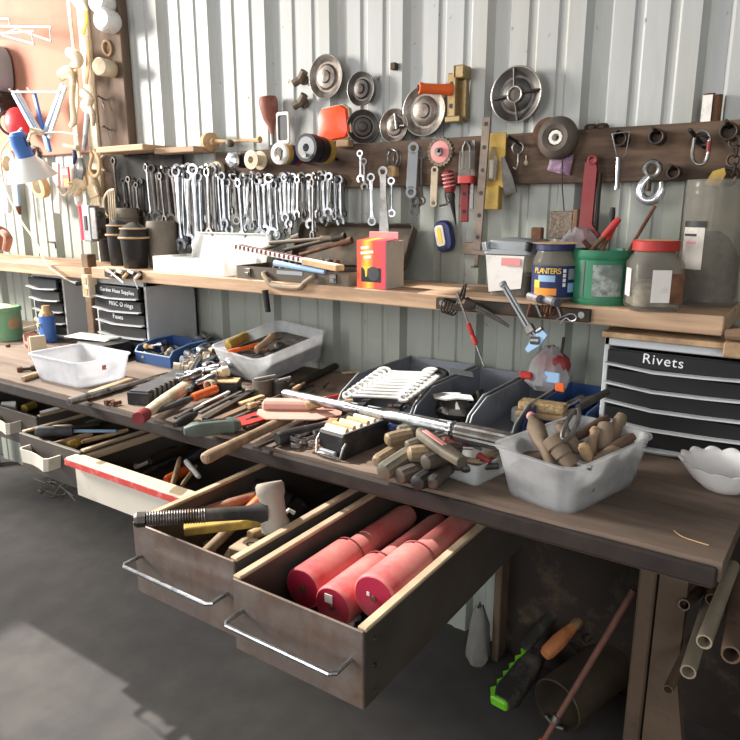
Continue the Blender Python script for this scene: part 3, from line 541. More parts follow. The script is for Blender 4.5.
# ring and bolt
o = on_wall('eye_hook', 'small steel ring hook hanging on a dark peg left of the small tyre', 'hook', 518, 148, 1.835); m = M(); m.torus((0, 0, 0), .0155, .0028, (0, 1, 0)); m.tube([(.002, 0, -.016), (.004, -.004, -.04), (.002, -.01, -.055), (-.006, -.012, -.05)], .003, sm=4); m.obj('ring', steel, o); m = M(); m.cyl((.004, .025, .008), (-.012, -.05, .028), .0045); m.obj('peg', iron, o)
m = M(); P = W(526, 163, 1.858); m.ell(P, .007, .006, .007); m.cyl(P + Vector((0, 0, .006)), P + Vector((0, -.001, .02)), .002); tag(m.obj('small_pin', cream), 'tiny cream pin on the board below the small tyre', 'pin')
# small tyre
o = on_wall('rubber_roller', 'small solid rubber tyre with a pale hub hung on the board', 'tyre', 558, 138, 1.83); m = M(); m.lathe([(.017, -.014), (.022, -.022), (.034, -.026), (.046, -.020), (.0535, -.008), (.0545, .0), (.052, .01), (.044, .02), (.032, .022), (.017, .016)], (0, 0, 0), (0, 1, 0), 32, close=True); m.obj('rubber', mat('tyre', (82, 75, 69), .7, 0, .15, 20, (104, 92, 82), .4, 9), o); m = M(); m.lathe([(.0185, -.021), (.0185, .016), (.010, .016), (.010, -.021)], (0, 0, 0), (0, 1, 0), 10, close=True); m.obj('hub', paper, o)
m = M(); m.lathe([(.04, 0), (.042, -.01), (.02, -.014), (.001, -.014)], W(549, 134, 1.8595), (0, 1, 0), 24); tag(m.obj('sanding_disc', rust), 'rusty round disc half hidden behind the small tyre', 'disc')
o = on_wall('sachet', 'small purple sachet hanging under the small tyre', 'packet', 562, 164, 1.848); m = M(); fz = lambda k: [(x * k, z * k) for x, z in ((-.034, .012), (.03, .024), (.022, -.03), (-.04, -.016))]
m.loft([[(x, y, z) for x, z in fz(k)] for y, k in ((.002, 1), (0, 1), (-.005, .7))]); m.obj('foil', purple, o)
m = M(); P = W(561, 170, 1.845); m.tube([P, P + Vector((0, .003, -.05)), P + Vector((.004, .005, -.13))], .0016); 
o = T('wire_brush', 'square wire brush hanging on a wire behind the nut jar', 'brush', W(563, 226, 1.872)); m = M(); m.box(-.036, .03, -.012, .022, -.034, .04, .003); m.obj('bristle', wirem, o); m = M(); m.tube([(0.002, -.004, .04), (-.002, -.02, .1), (-.003, -.032, .17)], .0016); m.obj('wire', iron, o); m = M(); m.box(.03, .044, -.015, .022, -.06, .045, .003); m.obj('back', old_w, o)
# red clamp
o = T('bar_clamp', 'dull red metal clamp arm hanging from the board behind the green can', 'clamp', W(590, 204, 1.84)); s = mpp(o.location); m = M()
m.prism([(-7 * s, 40 * s), (2 * s, 44 * s), (5 * s, 34 * s), (4 * s, -20 * s), (12 * s, -30 * s), (6 * s, -38 * s), (-16 * s, -38 * s), (-18 * s, -30 * s), (-9 * s, -24 * s)], -.008, .008, 'y'); m.obj('arm', dred, o); m = M(); m.box(6 * s, 9 * s, -.004, .012, -36 * s, 30 * s, .002); m.obj('bar', iron, o); m = M(); m.torus((0, -.006, 42 * s), .010, .004, (0, 1, 0)); m.obj('eye', dred, o)
# pegs with sockets
def peg_socket(px, py, label, R=.019, L=.045, rag=False, Y=1.858):
    o = on_wall('impact_socket', label, 'socket', px, py, Y, 'impact sockets on pegs'); m = M(); m.lathe([(R * .9, 0), (R, -.012), (R, -L), (R * .72, -L), (R * .68, -L * .4), (.001, -L * .4)], (0, 0, 0), (0, 1, 0), 20, True, False); m.obj('barrel', iron, o)
    m = M(); m.torus((0, -L, 0), R * .86, R * .12, (0, 1, 0), 20, 6); m.obj('rim', dsteel, o); m = M(); m.cyl((-.001, -L * .3, R * .5), (-.004, -L - .022, R * 1.0), .0042, n=8); m.obj('peg', iron, o); return o
peg_socket(624, 140, 'dark socket on a peg with a wire and rod tool hanging from it'); peg_socket(660, 138, 'dark socket on a peg alone between the wire tool and the chain link'); peg_socket(731, 133, 'dark socket on a peg at the right edge of the board', .021); peg_socket(676, 173, 'lower dark socket right of the grab hook', .0165, .035)
o = on_wall('wire_pull', 'bent wire bail with a bright rod hanging from the left peg socket', 'hook', 619, 150, 1.802); m = M(); s = mpp(o.location); m.tube([(-8 * s, 0, 16 * s), (9 * s, 0, 17 * s), (7 * s, 0, -4 * s), (3 * s, 0, -9 * s), (-1 * s, 0, -8 * s), (-8 * s, 0, 16 * s)], .0016, 6); m.obj('bail', steel, o); m = M(); m.cyl((0, 0, -7 * s), (1 * s, 0, -35 * s), .0052, n=10); m.cyl((1 * s, 0, -35 * s), (1.1 * s, 0, -38 * s), .0062, n=10); m.obj('rod', chrome, o)
# chain link
o = on_wall('chain_link', 'oval steel quick link with a red mark hanging on a peg', 'link', 701, 148, 1.81); s = mpp(o.location); m = M(); m.tube([(a * s, 0, b * s) for a, b in ((-7, 8), (-4, 15), (3, 15), (7, 8), (7, -8), (4, -15), (-3, -15), (-7, -8))], .0042, 8, True, 3); m.obj('link', steel, o); m = M(); m.tube([(7 * s, 0, 6 * s), (7 * s, 0, -4 * s)], .0052); m.obj('red_mark', dred, o); m = M(); m.cyl((0, .05, 2 * s), (-10 * s, -.03, 17 * s), .005, n=8); m.torus((-1 * s, .01, 8 * s), .02, .004, (.2, .5, 1)); m.obj('peg', iron, o)
# grab hook
o = on_wall('grab_hook', 'silver grab hook with a round eye hanging on the board', 'hook', 652, 185, 1.83); s = mpp(o.location); m = M(); m.torus((-1 * s, 0, 15 * s), 7 * s, 3 * s, (0, 1, .1), 24, 10); m.obj('eye', steel, o); m = M(); m.tube([(-3 * s, -.004, 8 * s), (-9 * s, -.006, 0), (-10 * s, -.006, -9 * s), (-4 * s, -.006, -15 * s), (5 * s, -.006, -14 * s), (10 * s, -.006, -5 * s), (9 * s, -.006, 3 * s)], [4 * s, 5 * s, 5 * s, 5 * s, 5 * s, 4 * s, 2 * s], 12, sm=4); m.obj('hook', foil, o); m = M(); m.cyl((-2 * s, -.01, 5 * s), (-2 * s, -.012, -6 * s), .006); m.obj('pin', iron, o)
# right edge chain & yellow hook
o = on_wall('chain', 'short dark chain hanging at the right edge of the board', 'chain', 733, 158, 1.815)
for k in range(4):
    m = M(); m.torus((0.004 * (k % 2), 0, .035 - k * .02), .0125, .0034, (1, 0.3, 0) if k % 2 else (.3, 1, 0), 16, 6); m.obj('link', iron, o)
o = on_wall('yellow_shackle', 'yellow painted shackle hanging above the tall clear container', 'shackle', 724, 174, 1.82); s = mpp(o.location); m = M(); m.prism([(-17 * s, -10 * s), (-10 * s, 3 * s), (0, 6 * s), (2 * s, 0), (-3 * s, -12 * s)], -.006, .006, 'y'); m.obj('plate', yellow, o); m = M(); m.torus((4 * s, 0, -2 * s), 8 * s, 2.6 * s, (0, 1, 0)); m.obj('ring', iron, o)
# blue work light on the siding
o = T('work_light', 'small blue work light with a pale lens stuck on the siding', 'lamp', W(447, 236, 1.885)); o.rotation_euler = (0, -.22, 0); s = mpp(o.location)
m = M(); sw = lambda a, b: a
m.loft([[(x, -y, z) for x, z, _ in rr(19 * s * k, 31 * s * k, 8 * s, 0)] for y, k in ((0, .9), (.008, 1), (.024, 1), (.03, .9))]); m.obj('case', navy, o)
m = M(); m.loft([[(x - 2.5 * s, -y, z + 1 * s) for x, z, _ in rr(10 * s * k, 21 * s * k, 3 * s, 0)] for y, k in ((.029, 1), (.0325, .95))]); m.obj('lens', white, o); m = M(); m.box(-4.5 * s, -.5 * s, -.0335, -.0322, -6 * s, 9 * s, .0004); m.obj('led_strip', yellow_label, o); m = M(); m.box(-5 * s, 2 * s, -.033, -.029, -12.5 * s, -10.5 * s, .0004); m.obj('switch', black, o)
# ================================================================== UPPER LEFT CLUTTER
m = M()      # wire rack near the top left corner
A = W(0, 27, 1.80)
def wp(px, py, y): return W(px, py, y)
for pts in (((-20, 26, 1.86), (51, 27, 1.70)), ((-20, 35, 1.86), (34, 31, 1.62)), ((-20, 17, 1.86), (9, 19, 1.66)), ((50, 28, 1.70), (51, 41, 1.70)), ((31, 31, 1.63), (34, 44, 1.63)), ((2, 35, 1.76), (34, 44, 1.63)), ((19, 30, 1.76), (51, 41, 1.70)), ((9, 18, 1.66), (10, 26, 1.66)), ((2, 35, 1.78), (20, 27, 1.78)), ((-20, 24, 1.865), (-20, 40, 1.865))): m.cyl(wp(*pts[0]), wp(*pts[1]), .0035, n=8)
tag(m.obj('wire_rack', white), 'white wire rack sticking out of the tan panel at upper left', 'rack')
o = T('grey_fender', 'rounded grey metal cover cut by the left edge above the red float', 'cover', W(-12, 72, 1.80)); m = M(); s = mpp(o.location); m.loft([[(x, -y, z) for x, z, _ in rr(44 * s * k, 52 * s * k, 20 * s, 0)] for y, k in ((-.06, 1), (.02, 1), (.05, .85), (.055, .5))]); m.obj('shell', galv, o); m = M(); m.box(-22 * s, 22 * s, -.04, .05, -30 * s, -25 * s, .004); m.obj('foot', iron, o)
o = T('dark_bracket', 'dark lump of bracket on the panel just above the red float', 'bracket', W(6, 104, 1.83)); m = M(); m.box(-.035, .03, -.04, .04, -.05, .05, .01); m.cyl((-.01, -.04, .0), (.0, -.07, .01), .022); m.obj('block', iron, o)
o = T('red_float', 'dusty round red float ball on the panel at the left edge', 'ball', W(18, 123, 1.80)); m = M(); m.ell((0, 0, 0), .060, .055, .068, 20, 12); m.obj('ball', mat('float_red', (226, 58, 66), .45, 0, .06, 9, (214, 130, 130), .3, 5), o); m = M(); m.torus((-.034, -.01, 0), .052, .006, (1, -.4, .1), 24, 6); m.obj('band', dkgrey, o)
# desk lamp with sprung arms
o = T('desk_lamp', 'sprung desk lamp with a white cone shade and blue arms above the left shelf', 'lamp', W(50, 150, 1.80)); base = o.location.copy()
def rel(px, py, y): return W(px, py, y) - base
vd = ray(26, 158).normalized(); axis = RT * 12 - UP * 33; axis = (axis - vd * axis.dot(vd)).normalized() + vd * .12; axis.normalize()
m = M(); c = rel(16, 132, 1.62); m.lathe([(.024, 0), (.034, .012), (.036, .05), (.034, .085), (.04, .10)], c, axis, 24); m.obj('lamp_socket', blue, o)
m = M(); m.lathe([(.036, .098), (.048, .108), (.100, .185), (.103, .188), (.098, .186), (.044, .114), (.034, .104)], c, axis, 32, close=True); m.obj('lamp_shade', white, o)
for k in range(5):
    m = M(); u = axis.orthogonal().normalized(); w = axis.cross(u); t = k * .5 - .4; m.box(-.001, .001, -.001, .001, 0, .001); m.v = []; m.f = []; d = u * math.cos(t + 2.2) + w * math.sin(t + 2.2); m.cyl(c + d * .0345 + axis * .02, c + d * .0365 + axis * .06, .003); m.obj('vent_slot', black, o)
for a, b, y0, y_1, mm in (((13, 92), (35, 132), 1.74, 1.74, ltblue), ((17, 91), (41, 134), 1.76, 1.76, white), ((34, 93), (48, 150), 1.78, 1.78, blue), ((63, 84), (44, 134), 1.80, 1.78, ltblue), ((66, 86), (49, 138), 1.79, 1.77, white), ((46, 136), (50, 152), 1.775, 1.78, blue)):
    m = M(); A = rel(*a, y0); Bv = rel(*b, y_1); m.T = frame(A, Bv, (0, -1, 0)); L = (Bv - A).length; m.box(0, L, -.010, .010, -.006, .006, .002); m.obj('arm', mm, o)
m = M()
for k, (a, b) in enumerate((((12, 92), (60, 92)), ((9, 89), (20, 98)), ((27, 88), (33, 94)))): m.cyl(rel(*a, 1.73), rel(*b, 1.77), .004)
m.obj('spring_rod', white, o)
m = M(); m.tube([rel(35, 132, 1.74), rel(30, 134, 1.66), rel(28, 141, 1.63)], .006); m.tube([rel(30, 130, 1.72), rel(44, 133, 1.76)], .012); m.obj('knuckle', cream, o)
m = M(); pts = [(22, 128), (2, 150), (3, 178), (8, 195), (22, 222), (36, 242), (46, 263), (62, 276), (70, 281)]; ys = [1.64, 1.72, 1.76, 1.74, 1.70, 1.66, 1.59, 1.57, 1.58]
m.tube([rel(*p, y) for p, y in zip(pts, ys)], .0042, 8, sm=5); m.obj('cord', cream, o); m = M(); m.tube([rel(70, 281, 1.58), rel(77, 283.5, 1.58), rel(84, 283, 1.60)], [.006, .010, .008]); m.obj('plug', black, o)
o = T('outlet_box', 'cream double outlet box on the strip by the second drawer cabinet', 'outlet', W(88, 286, 1.60)); o['k'] = 1; m = M(); m.box(-.024, .022, -.012, .03, -.045, .045, .004); m.obj('box', cream, o)
for z in (.022, -.022):
    m = M(); m.box(-.014, .012, -.0145, -.012, z - .014, z + .014, .001); m.obj('socket_face', tan, o)
m = M(); m.box(-2.505, -2.462, 1.63, 1.67, .861, 1.24, .003); tag(m.obj('wooden_post', old_w), 'narrow wooden upright between the two left cabinets carrying the outlet', 'post')
# grey box above
o = T('switch_box', 'pale grey electrical box hanging by the post above the canisters', 'box', W(91, 224, 1.70)); s = mpp(o.location); m = M(); m.box(-7 * s, 6 * s, -.02, .03, -17 * s, 18 * s, .004); m.obj('box', galv, o); m = M(); m.box(6 * s, 15 * s, -.018, .03, -15 * s, 16 * s, .003); m.obj('side_plate', steel, o)
for z in (.035, -.03):
    m = M(); m.lathe([(.014, 0), (.012, .006), (.004, .006)], (15 * s, .006, z), (1, 0, 0), 14); m.obj('knockout', dsteel, o)
m = M(); m.box(-3 * s, 1 * s, -.023, -.02, -6 * s, 8 * s, .001); m.obj('toggle', black, o)
# things on the post
for px, py, a, lab, mm in ((108, 4, 15, 'upper white plastic cap on the timber post at the top edge', white), (113, 22, 15, 'white plastic spool cap on the post below the top one', white)):
    o = T('plastic_spool', lab, 'cap', W(px - 2, py, 1.84), 0, 'caps on the post'); m = M(); m.lathe([(.036, .02), (.042, .01), (.044, -.03), (.042, -.05), (.034, -.058), (.001, -.058)], (0, 0, 0), (-.25, 1, 0), 24); m.obj('body', mm, o); m = M(); m.torus((.012, -.045, 0), .038, .003, (-.25, 1, 0)); m.obj('rib', cream, o)
o = T('plastic_cup', 'cream plastic cup sticking out of the post below the small ring', 'cup', W(113, 69, 1.85)); m = M(); m.lathe([(.030, .01), (.032, -.02), (.034, -.075), (.030, -.082), (.001, -.083)], (-.01, 0, 0), (-.35, 1, .05), 24); m.obj('cup', cream, o)
m = M(); m.torus(W(107, 48, 1.853), .030, .005, (0, 1, 0), 28, 8, .8); tag(m.obj('small_ring', tan), 'thin tan ring hanging flat on the post between cap and cup', 'ring')
for px, py, lab in ((105, 100, 'upper nail with a wire stub in the lower post'), (110, 130, 'lower nail in the post above the ledge')):
    P = W(px, py, 1.858); m = M(); m.cyl(P, P + Vector((.0, -.03, .012)), .0028); m.cyl(P + Vector((0, -.03, .01)), P + Vector((0, -.033, .013)), .006); m.cyl(P + Vector((0, -.016, .004)), P + Vector((.012, -.014, -.04)), .002); tag(m.obj('post_nail', steel), lab, 'nail')
# straps, cloths and cords hanging between panel and post
def strip(name, label, cat, pts, r, mt, Y, flat=.35):
    m = M(); P = [W(px, py, Y) for px, py in pts]; m.tube(P, r, 10, sm=5); y0 = P[0].y
    m.v = [Vector((v.x, y0 + (v.y - y0) * flat, v.z)) for v in m.v]; return tag(m.obj(name, mt), label, cat)
strip('webbing_strap', 'long cream webbing strap hanging from the top between panel and post', 'strap', [(68, -5), (71, 25), (75, 60), (77, 95), (75, 125), (79, 160)], [.014, .012, .011, .013, .016, .02], cream, 1.815)
strip('yellow_strap', 'pale yellow strap at the top next to the timber post', 'strap', [(84, 6), (85, 20), (82, 34)], [.014, .018, .014], yellow_label, 1.80)
strip('white_wrapper', 'white plastic wrapper tied at the very top beside the post', 'wrapper', [(72, -4), (80, 4), (86, 12)], [.02, .026, .012], white, 1.80)
strip('paint_stick', 'flat tan wooden stick hanging left of the post at mid height', 'stick', [(87, 36), (88, 60), (86, 84)], [.012, .014, .011], tan, 1.805)
strip('knotted_cloth', 'knotted cream cloth bundle above the lamp arm', 'cloth', [(68, 52), (76, 56), (79, 62), (72, 66)], [.018, .026, .02, .014], cream, 1.79, .8)
strip('spotted_rag', 'dark spotted cream rag hanging beside the lamp arm joint', 'rag', [(60, 76), (68, 72), (73, 80), (72, 100), (74, 120), (70, 126)], [.024, .026, .016, .014, .018, .01], mat('spotted', (214, 194, 164), .8, 0, .1, 20, (60, 52, 46), .45, 26), 1.78, .6)
strip('cloth_loop', 'cream cloth loop bunched below the rag next to the post', 'cloth', [(82, 92), (90, 100), (84, 106), (92, 112), (93, 126)], [.018, .022, .02, .016, .010], cream, 1.785, .7)
strip('grey_tube', 'grey dusty tool with blue tape hanging below the cloth loop', 'tool', [(88, 108), (86, 130), (84, 150)], [.016, .012, .012], mat('greyblue', (168, 172, 178), .6, 0, .2, 20, (90, 90, 100), .4, 14), 1.79, .7)
strip('bicycle_tube', 'looped pale hose hanging on the post edge above the gloves', 'hose', [(94, 150), (99, 160), (99, 172), (94, 176), (90, 168), (93, 154)], .008, tan, 1.775, .8)
strip('cream_cable', 'thin cream cord curving from the desk lamp to the gloves', 'cord', [(44, 133), (60, 132), (78, 135)], .0035, cream, 1.76, 1)
strip('second_cable', 'thin cream cord sagging under the white wooden ruler', 'cord', [(58, 186), (63, 195), (68, 192), (72, 184)], .005, cream, 1.75, 1)
strip('spray_trigger', 'pale pistol shaped nozzle sticking out left of the straps', 'nozzle', [(64, 145), (72, 147), (78, 148)], [.008, .010, .012], cream, 1.78, 1)
strip('blue_clip', 'small navy clip hanging under the pale nozzle', 'clip', [(74, 150), (75, 158), (74, 164)], [.010, .012, .006], navy, 1.79, .8)
strip('ratchet_tool', 'grey metal hose fitting hanging above the gloves', 'fitting', [(80, 158), (81, 168), (80, 178)], [.014, .03, .026], steel, 1.775, .6)
o = T('sticker_packet', 'small red white and yellow packet under the tan panel', 'packet', W(66, 176, 1.85)); m = M(); m.box(-.026, .026, -.004, .004, -.052, .04, .001); m.obj('packet', red_label, o); m = M(); m.box(-.012, .024, -.0052, -.0038, -.044, -.012, .0005); m.obj('yellow_patch', yellow_label, o); m = M(); m.box(-.02, .02, -.0052, -.0038, .005, .03, .0005); m.obj('white_patch', paper, o)
def glove(label, px, py, Y, rz, s=1):
    o = T('work_glove', label, 'glove', W(px, py, Y), 0, 'cream work gloves by the post'); o.rotation_euler = (0, rz, 0); m = M()
    m.loft([[(x, y, z) for x, y, _ in rr(.074 * s * k, .05 * s * k2, .02 * s, 0)] for z, k, k2 in ((.07 * s, .8, .9), (.03 * s, .85, 1), (-.02 * s, 1.05, 1.1), (-.05 * s, 1.0, .9))])
    for i in range(4): x = (-.027 + .018 * i) * s; m.tube([(x, 0, -.045 * s), (x * 1.1, -.012 * s, -.08 * s), (x * 1.15, -.01 * s, -.10 * s - .01 * s * (i in (1, 2)))], [.0105 * s, .0105 * s, .007 * s], 8)
    m.tube([(.03 * s, -.01, 0), (.052 * s, -.02, -.03 * s), (.054 * s, -.02, -.055 * s)], [.012 * s, .012 * s, .008 * s], 8); m.obj('glove', glove_m, o); m = M(); m.loft([[(x, y, z) for x, y, _ in rr(.072 * s, .052 * s, .02 * s, 0)] for z in (.066 * s, .088 * s)]); m.obj('cuff', tan, o); return o
glove('cream leather glove bunched sideways above the pink strap', 81, 184, 1.79, 1.3, .72); glove('cream leather glove hanging fingers down beside the post', 94, 188, 1.80, -.25, .8)
strip('white_bottle', 'white plastic tube hanging below the gloves', 'tube', [(78, 190), (79, 202), (80, 205)], [.022, .02, .01], white, 1.80, .8)
m = M(); Pp = [W(81, 206, 1.79), W(83, 222, 1.80), W(85, 240, 1.80)]; m.tube(Pp, [.012, .011, .015], 8); tag(m.obj('pink_strap', hotpink), 'bright pink strap hanging beside the grey electrical box', 'strap')
o = T('wooden_ruler', 'pale wooden stick ruler hanging below the tan panel', 'ruler'); A, Bv = W(56, 163, 1.85), W(58, 213, 1.85); along(o, A, Bv, (0, -1, 0)); m = M(); m.box(0, dist(A, Bv), -.022, .022, -.007, .007, .002); m.obj('stick', paper, o); m = M(); m.cyl((.02, .0, .0068), (.02, 0, .0075), .004); m.obj('eyelet', steel, o)
def tapering(label, px, py, R, mt, tilt): o = T('masking_tape', label, 'tape', W(px, py, 1.82), 0, 'tape rings under the panel'); o.rotation_euler = (tilt, .1, 0); m = M(); m.lathe([(R, -.015), (R, .015), (R * .72, .015), (R * .72, -.015)], (0, 0, 0), (0, 1, 0), 28, close=True); m.obj('tape', mt, o); m = M(); m.lathe([(R * .715, -.016), (R * .715, .016), (R * .62, .016), (R * .62, -.016)], (0, 0, 0), (0, 1, 0), 28, close=True); m.obj('core', cream, o)
tapering('tan tape ring hanging below the lamp shade', 40, 186, .055, tan, .2); tapering('pale dusty tape ring behind the lamp at left edge', 10, 164, .062, cream, -.1)
o = T('coil_of_wire', 'small dark coil hung behind the lamp shade tip', 'coil', W(34, 154, 1.86)); m = M()
for k in range(4): m.torus((.003 * k, .003 * k, 0), .034 - .002 * k, .004, (0, 1, .1 * k), 20, 6)
m.obj('coil', dkgrey, o)
for px, lab, mm, w in ((16, 'blue and red pencil shaped tool hanging below the lamp shade', ltblue, .011), (5, 'white cloth rag hanging at the left edge below the lamp', white, .03)):
    o = T('hanging_tool' if px == 16 else 'cloth_rag', lab, 'tool' if px == 16 else 'rag'); A, Bv = W(px, 178, 1.84), W(px + 3, 213, 1.84); along(o, A, Bv, (0, -1, 0)); L = dist(A, Bv); m = M(); m.loft([[(x, y, z) for y, z, _ in rr(w * 2 * k, w * k, w * .4, 0)] for x, k in ((0, 1), (L * .5, 1.15), (L * .75, 1), (L, .7))]); m.obj('shaft', mm, o)
    if px == 16: m = M(); m.cyl((L * .8, 0, 0), (L * 1.05, 0, 0), .014, .010); m.obj('tip', rust, o)
m = M(); m.lathe([(.040, 0), (.058, .006), (.055, .02), (.03, .03)], W(-2, 238, 1.70), (.8, -.6, .1), 22); sc_ = M(); sc_.tube([W(2, 232, 1.66), W(8, 238, 1.66), W(6, 250, 1.66)], [.014, .02, .016], 10, sm=4); cl_ = tag(m.obj('screw_clamp', mat('clampbrown', (150, 100, 84), .6, .1, .2, 14, (190, 150, 130), .4, 8)), 'rounded brown clamp standing on the left shelf at the photo edge', 'clamp'); sc_.obj('jaw', MATS['clampbrown'], cl_)
m = M(); P = W(52, 242, 1.897); m.cyl(P + Vector((-.03, -.004, -.0)), P + Vector((.03, -.004, .0)), .003); m.cyl(P + Vector((.03, -.004, 0)), P + Vector((.032, -.004, -.03)), .003); tag(m.obj('wall_hook', iron), 'short bent rod fixed to the siding above the left shelf', 'hook')
# ================================================================== SHELF ITEMS
def canister(x0, x1, yb, yt, label, mt, lidm, gap=0):
    c, r = rnd(x0, x1, yb, ZS); o = T('canister', label, 'canister', c, 0, 'canisters on the shelf end'); h = top((x0 + x1) / 2, yt, c)
    m = M(); m.lathe([(r * .8, 0), (r * .86, .004), (r * .98, h * .62), (r, h * .64)], n=28); m.obj('body', mt, o)
    m = M(); m.lathe([(r * 1.06, h * .63), (r * 1.08, h * .66), (r * 1.0, h * .70), (r * .94, h * .86), (r * .6, h * .93), (r * .3, h * .98), (.001, h)], n=28); m.obj('lid', lidm, o)
    m = M(); m.torus((0, 0, h * .665), r * 1.07, .004); m.torus((0, 0, h * .86), r * .95, .003); m.obj('band', tan, o)
    return o
canister(100, 117, 262, 210, 'black canister half hidden at the very end of the shelf', black, black); canister(110, 131, 266, 219, 'black domed canister in the middle of the shelf end trio', black, blackm); canister(123, 150, 269, 222, 'largest black domed canister nearest the front of the shelf end', black, blackm)
c = W(163, 250, 1.775); c.z = ZS; r = 14.5 * mpp(c); o = T('grey_tin', 'dusty grey round tin right of the black canisters', 'tin', c); h = top(162, 221, c); m = M(); m.lathe([(r, 0), (r, h * .6), (r * 1.02, h * .62), (r * 1.02, h * .7), (r, h * .72), (r, h * .95), (r * .94, h)], n=32); m.obj('body', mat('dustgrey', (120, 112, 102), .7, .1, .1, 12, (150, 138, 124), .4, 5), o); m = M(); m.box(-r - .012, -r - .004, -.012, .012, 0, h * .95, .002); m.obj('strap', tan, o)
c = W(130, 240, 1.80); c.z = ZS; r = 12 * mpp(c); o = T('small_tin', 'smaller dusty tin standing behind the black canisters', 'tin', c); h = top(130, 208, c); m = M(); m.lathe([(r * .8, 0), (r * .8, h * .8), (r * .9, h * .83), (r * .9, h * .98), (r * .8, h)], n=28); m.obj('body', MATS['dustgrey'], o)
# magnetic bar with small bits at the left end
o = T('tool_strip', 'black magnetic strip with small drill bits at the left end of the shelf edge', 'magnet', W(124, 274, 1.594)); m = M(); m.box(-.11, .10, -.008, .0058, -.016, .016, .002); m.obj('strip', black, o)
for k in range(6):
    m = M(); x = -.09 + .034 * k; m.cyl((x, -.012, .012 * (-1) ** k), (x + .03, -.014, .006), .0065); m.obj('bit', (tan, steel, cream)[k % 3], o)
m = M(); m.cyl(W(108, 270, 1.575), W(124, 283, 1.575), .004); m.cyl(W(134, 279, 1.585), W(138, 289, 1.585), .002); tag(m.obj('steel_scriber', paper), 'pale scriber sticking down from the black strip over the chalked drawer', 'scriber')
# organiser box (sun glare put into its near-white plastic)
A = G(150, 271, ZS); Bv = G(262, 284, ZS)
o = T('organizer_case', 'large clear plastic organizer case with its lid up on the left of the shelf', 'case', (-1.865, 1.70, ZS)); m = M()
def openbox(m, l, w, h, t=.003, r=.01, flare=1.0, lip=0, z0=0):
    L = [rr(l / flare, w / flare, r, z0), rr(l, w, r, z0 + h)]
    if lip: L += [rr(l + 2 * lip, w + 2 * lip, r + lip, z0 + h), rr(l + 2 * lip, w + 2 * lip, r + lip, z0 + h + .004), rr(l - t, w - t, r, z0 + h + .004)]
    L += [rr(l - 2 * t, w - 2 * t, r, z0 + h), rr(l / flare - 2 * t, w / flare - 2 * t, r, z0 + t)]
    return m.loft(L)
openbox(m, .37, .17, .055); m.obj('tray', glarew, o)
for k in range(4):
    m = M(); m.box(-.17 + .085 * k + .04, -.17 + .085 * k + .042, -.08, .08, .004, .05, .0005); m.obj('divider', milky, o)
m = M(); m.T = Matrix.Translation((0, .09, -.02)) @ Matrix.Rotation(1.25, 4, 'X'); openbox(m, .36, .13, .02); m.T = None; m.v = [v + Vector((0, 0, .09)) for v in m.v]; m.v = [v + Vector((.05, -.01, 0)) for v in m.v]; m.obj('lid', glarew, o)
for k in range(7):
    m = M(); x = -.14 + k * .045; m.cyl((x, -.03, .004), (x, -.02, .03), .012); m.obj('small_part', (white, foil, cream)[k % 3], o)
# socket set case
A = G(233, 291, ZS); Bv = G(346, 291, ZS)
x0, x1 = W(235, 280, 1.612).x, W(352, 285, 1.612).x
o = T('socket_set_case', 'open brown metal socket set case with a carry handle in the middle of the shelf', 'case', ((x0 + x1) / 2, 1.612, ZS)); a = (x1 - x0) / 2; hc = top(290, 269, o.location + Vector((0, 0, 0)))
m = M(); L = [rr(2 * a, .17, .015, z, cy=.085) for z in (0, hc)] + [rr(2 * a - .006, .164, .013, z, cy=.085) for z in (hc, .004)]; m.loft(L); m.obj('tray', brownb, o)
m = M(); m.T = Matrix.Translation((.07, .174, hc)) @ Matrix.Rotation(math.radians(62), 4, 'X'); L = [rr(2 * a * .96, .15, .015, z, cy=.08) for z in (-.03, 0)] + [rr(2 * a * .96 - .008, .142, .012, z, cy=.08) for z in (0, -.026)]; m.loft(L); m.obj('lid', brownb, o)
m = M(); hw = a * .42; m.tube([(-hw, -.002, hc * .55), (-hw, -.012, hc * .5), (-hw * .75, -.02, hc * .05), (-hw * .5, -.022, -.012), (hw * .5, -.022, -.012), (hw * .75, -.02, hc * .1), (hw, -.012, hc * .55), (hw, -.002, hc * .6)], [.008, .007, .008, .008, .008, .008, .007, .008], sm=4); m.obj('carry_handle', mat('grip_brown', (150, 132, 112), .7, 0, .15, 14, (110, 94, 80), .4, 9), o)
for sx in (-.74, .72):
    m = M(); m.box(sx * a - .012, sx * a + .012, -.006, 0, hc * .2, hc * .85, .001); m.box(sx * a - .008, sx * a + .008, -.010, -.006, hc * .3, hc * .55, .001); m.obj('latch', steel, o)
m = M(); m.box(-a * .22, a * .22, -.0015, 0, hc * .55, hc * .85, .0004); m.obj('name_plate', galv, o)
for k in range(16):     # contents: sockets on a rail
    m = M(); x = -.13 + .0145 * k; y = .075 + .03 * (k % 2); m.cyl((x, y, hc - .012), (x + .012, y + .012, hc + .025), .009, n=12, hole=.006); so = m.obj('impact_socket', (rust, dsteel, brownb)[k % 3]); so.location = o.location; tag(so, f'{nth(k + 1)} small brown socket from the left inside the open brown case', 'socket', 'sockets in the brown case')
def rod_between(name, label, cat, pa, ya, pb, yb, parts, grp=None, up=(0, 0, 1)):
    A, Bv = W(*pa, ya), W(*pb, yb); o = T(name, label, cat, (0, 0, 0), 0, grp); along(o, A, Bv, up); return o, dist(A, Bv)
o, L = rod_between('socket_rail', 'long pale socket rail with red clips lying slanted across the brown case', 'rail', (233, 246), 1.66, (338, 267), 1.60, None); m = M(); m.box(0, L, -.014, .014, -.007, .007, .002); m.obj('rail', white, o)
for k in range(15):
    m = M(); x = L * (.06 + .044 * k); m.box(x, x + .007, -.017, .017, -.004, .0085, .001); m.obj('clip', dred, o)
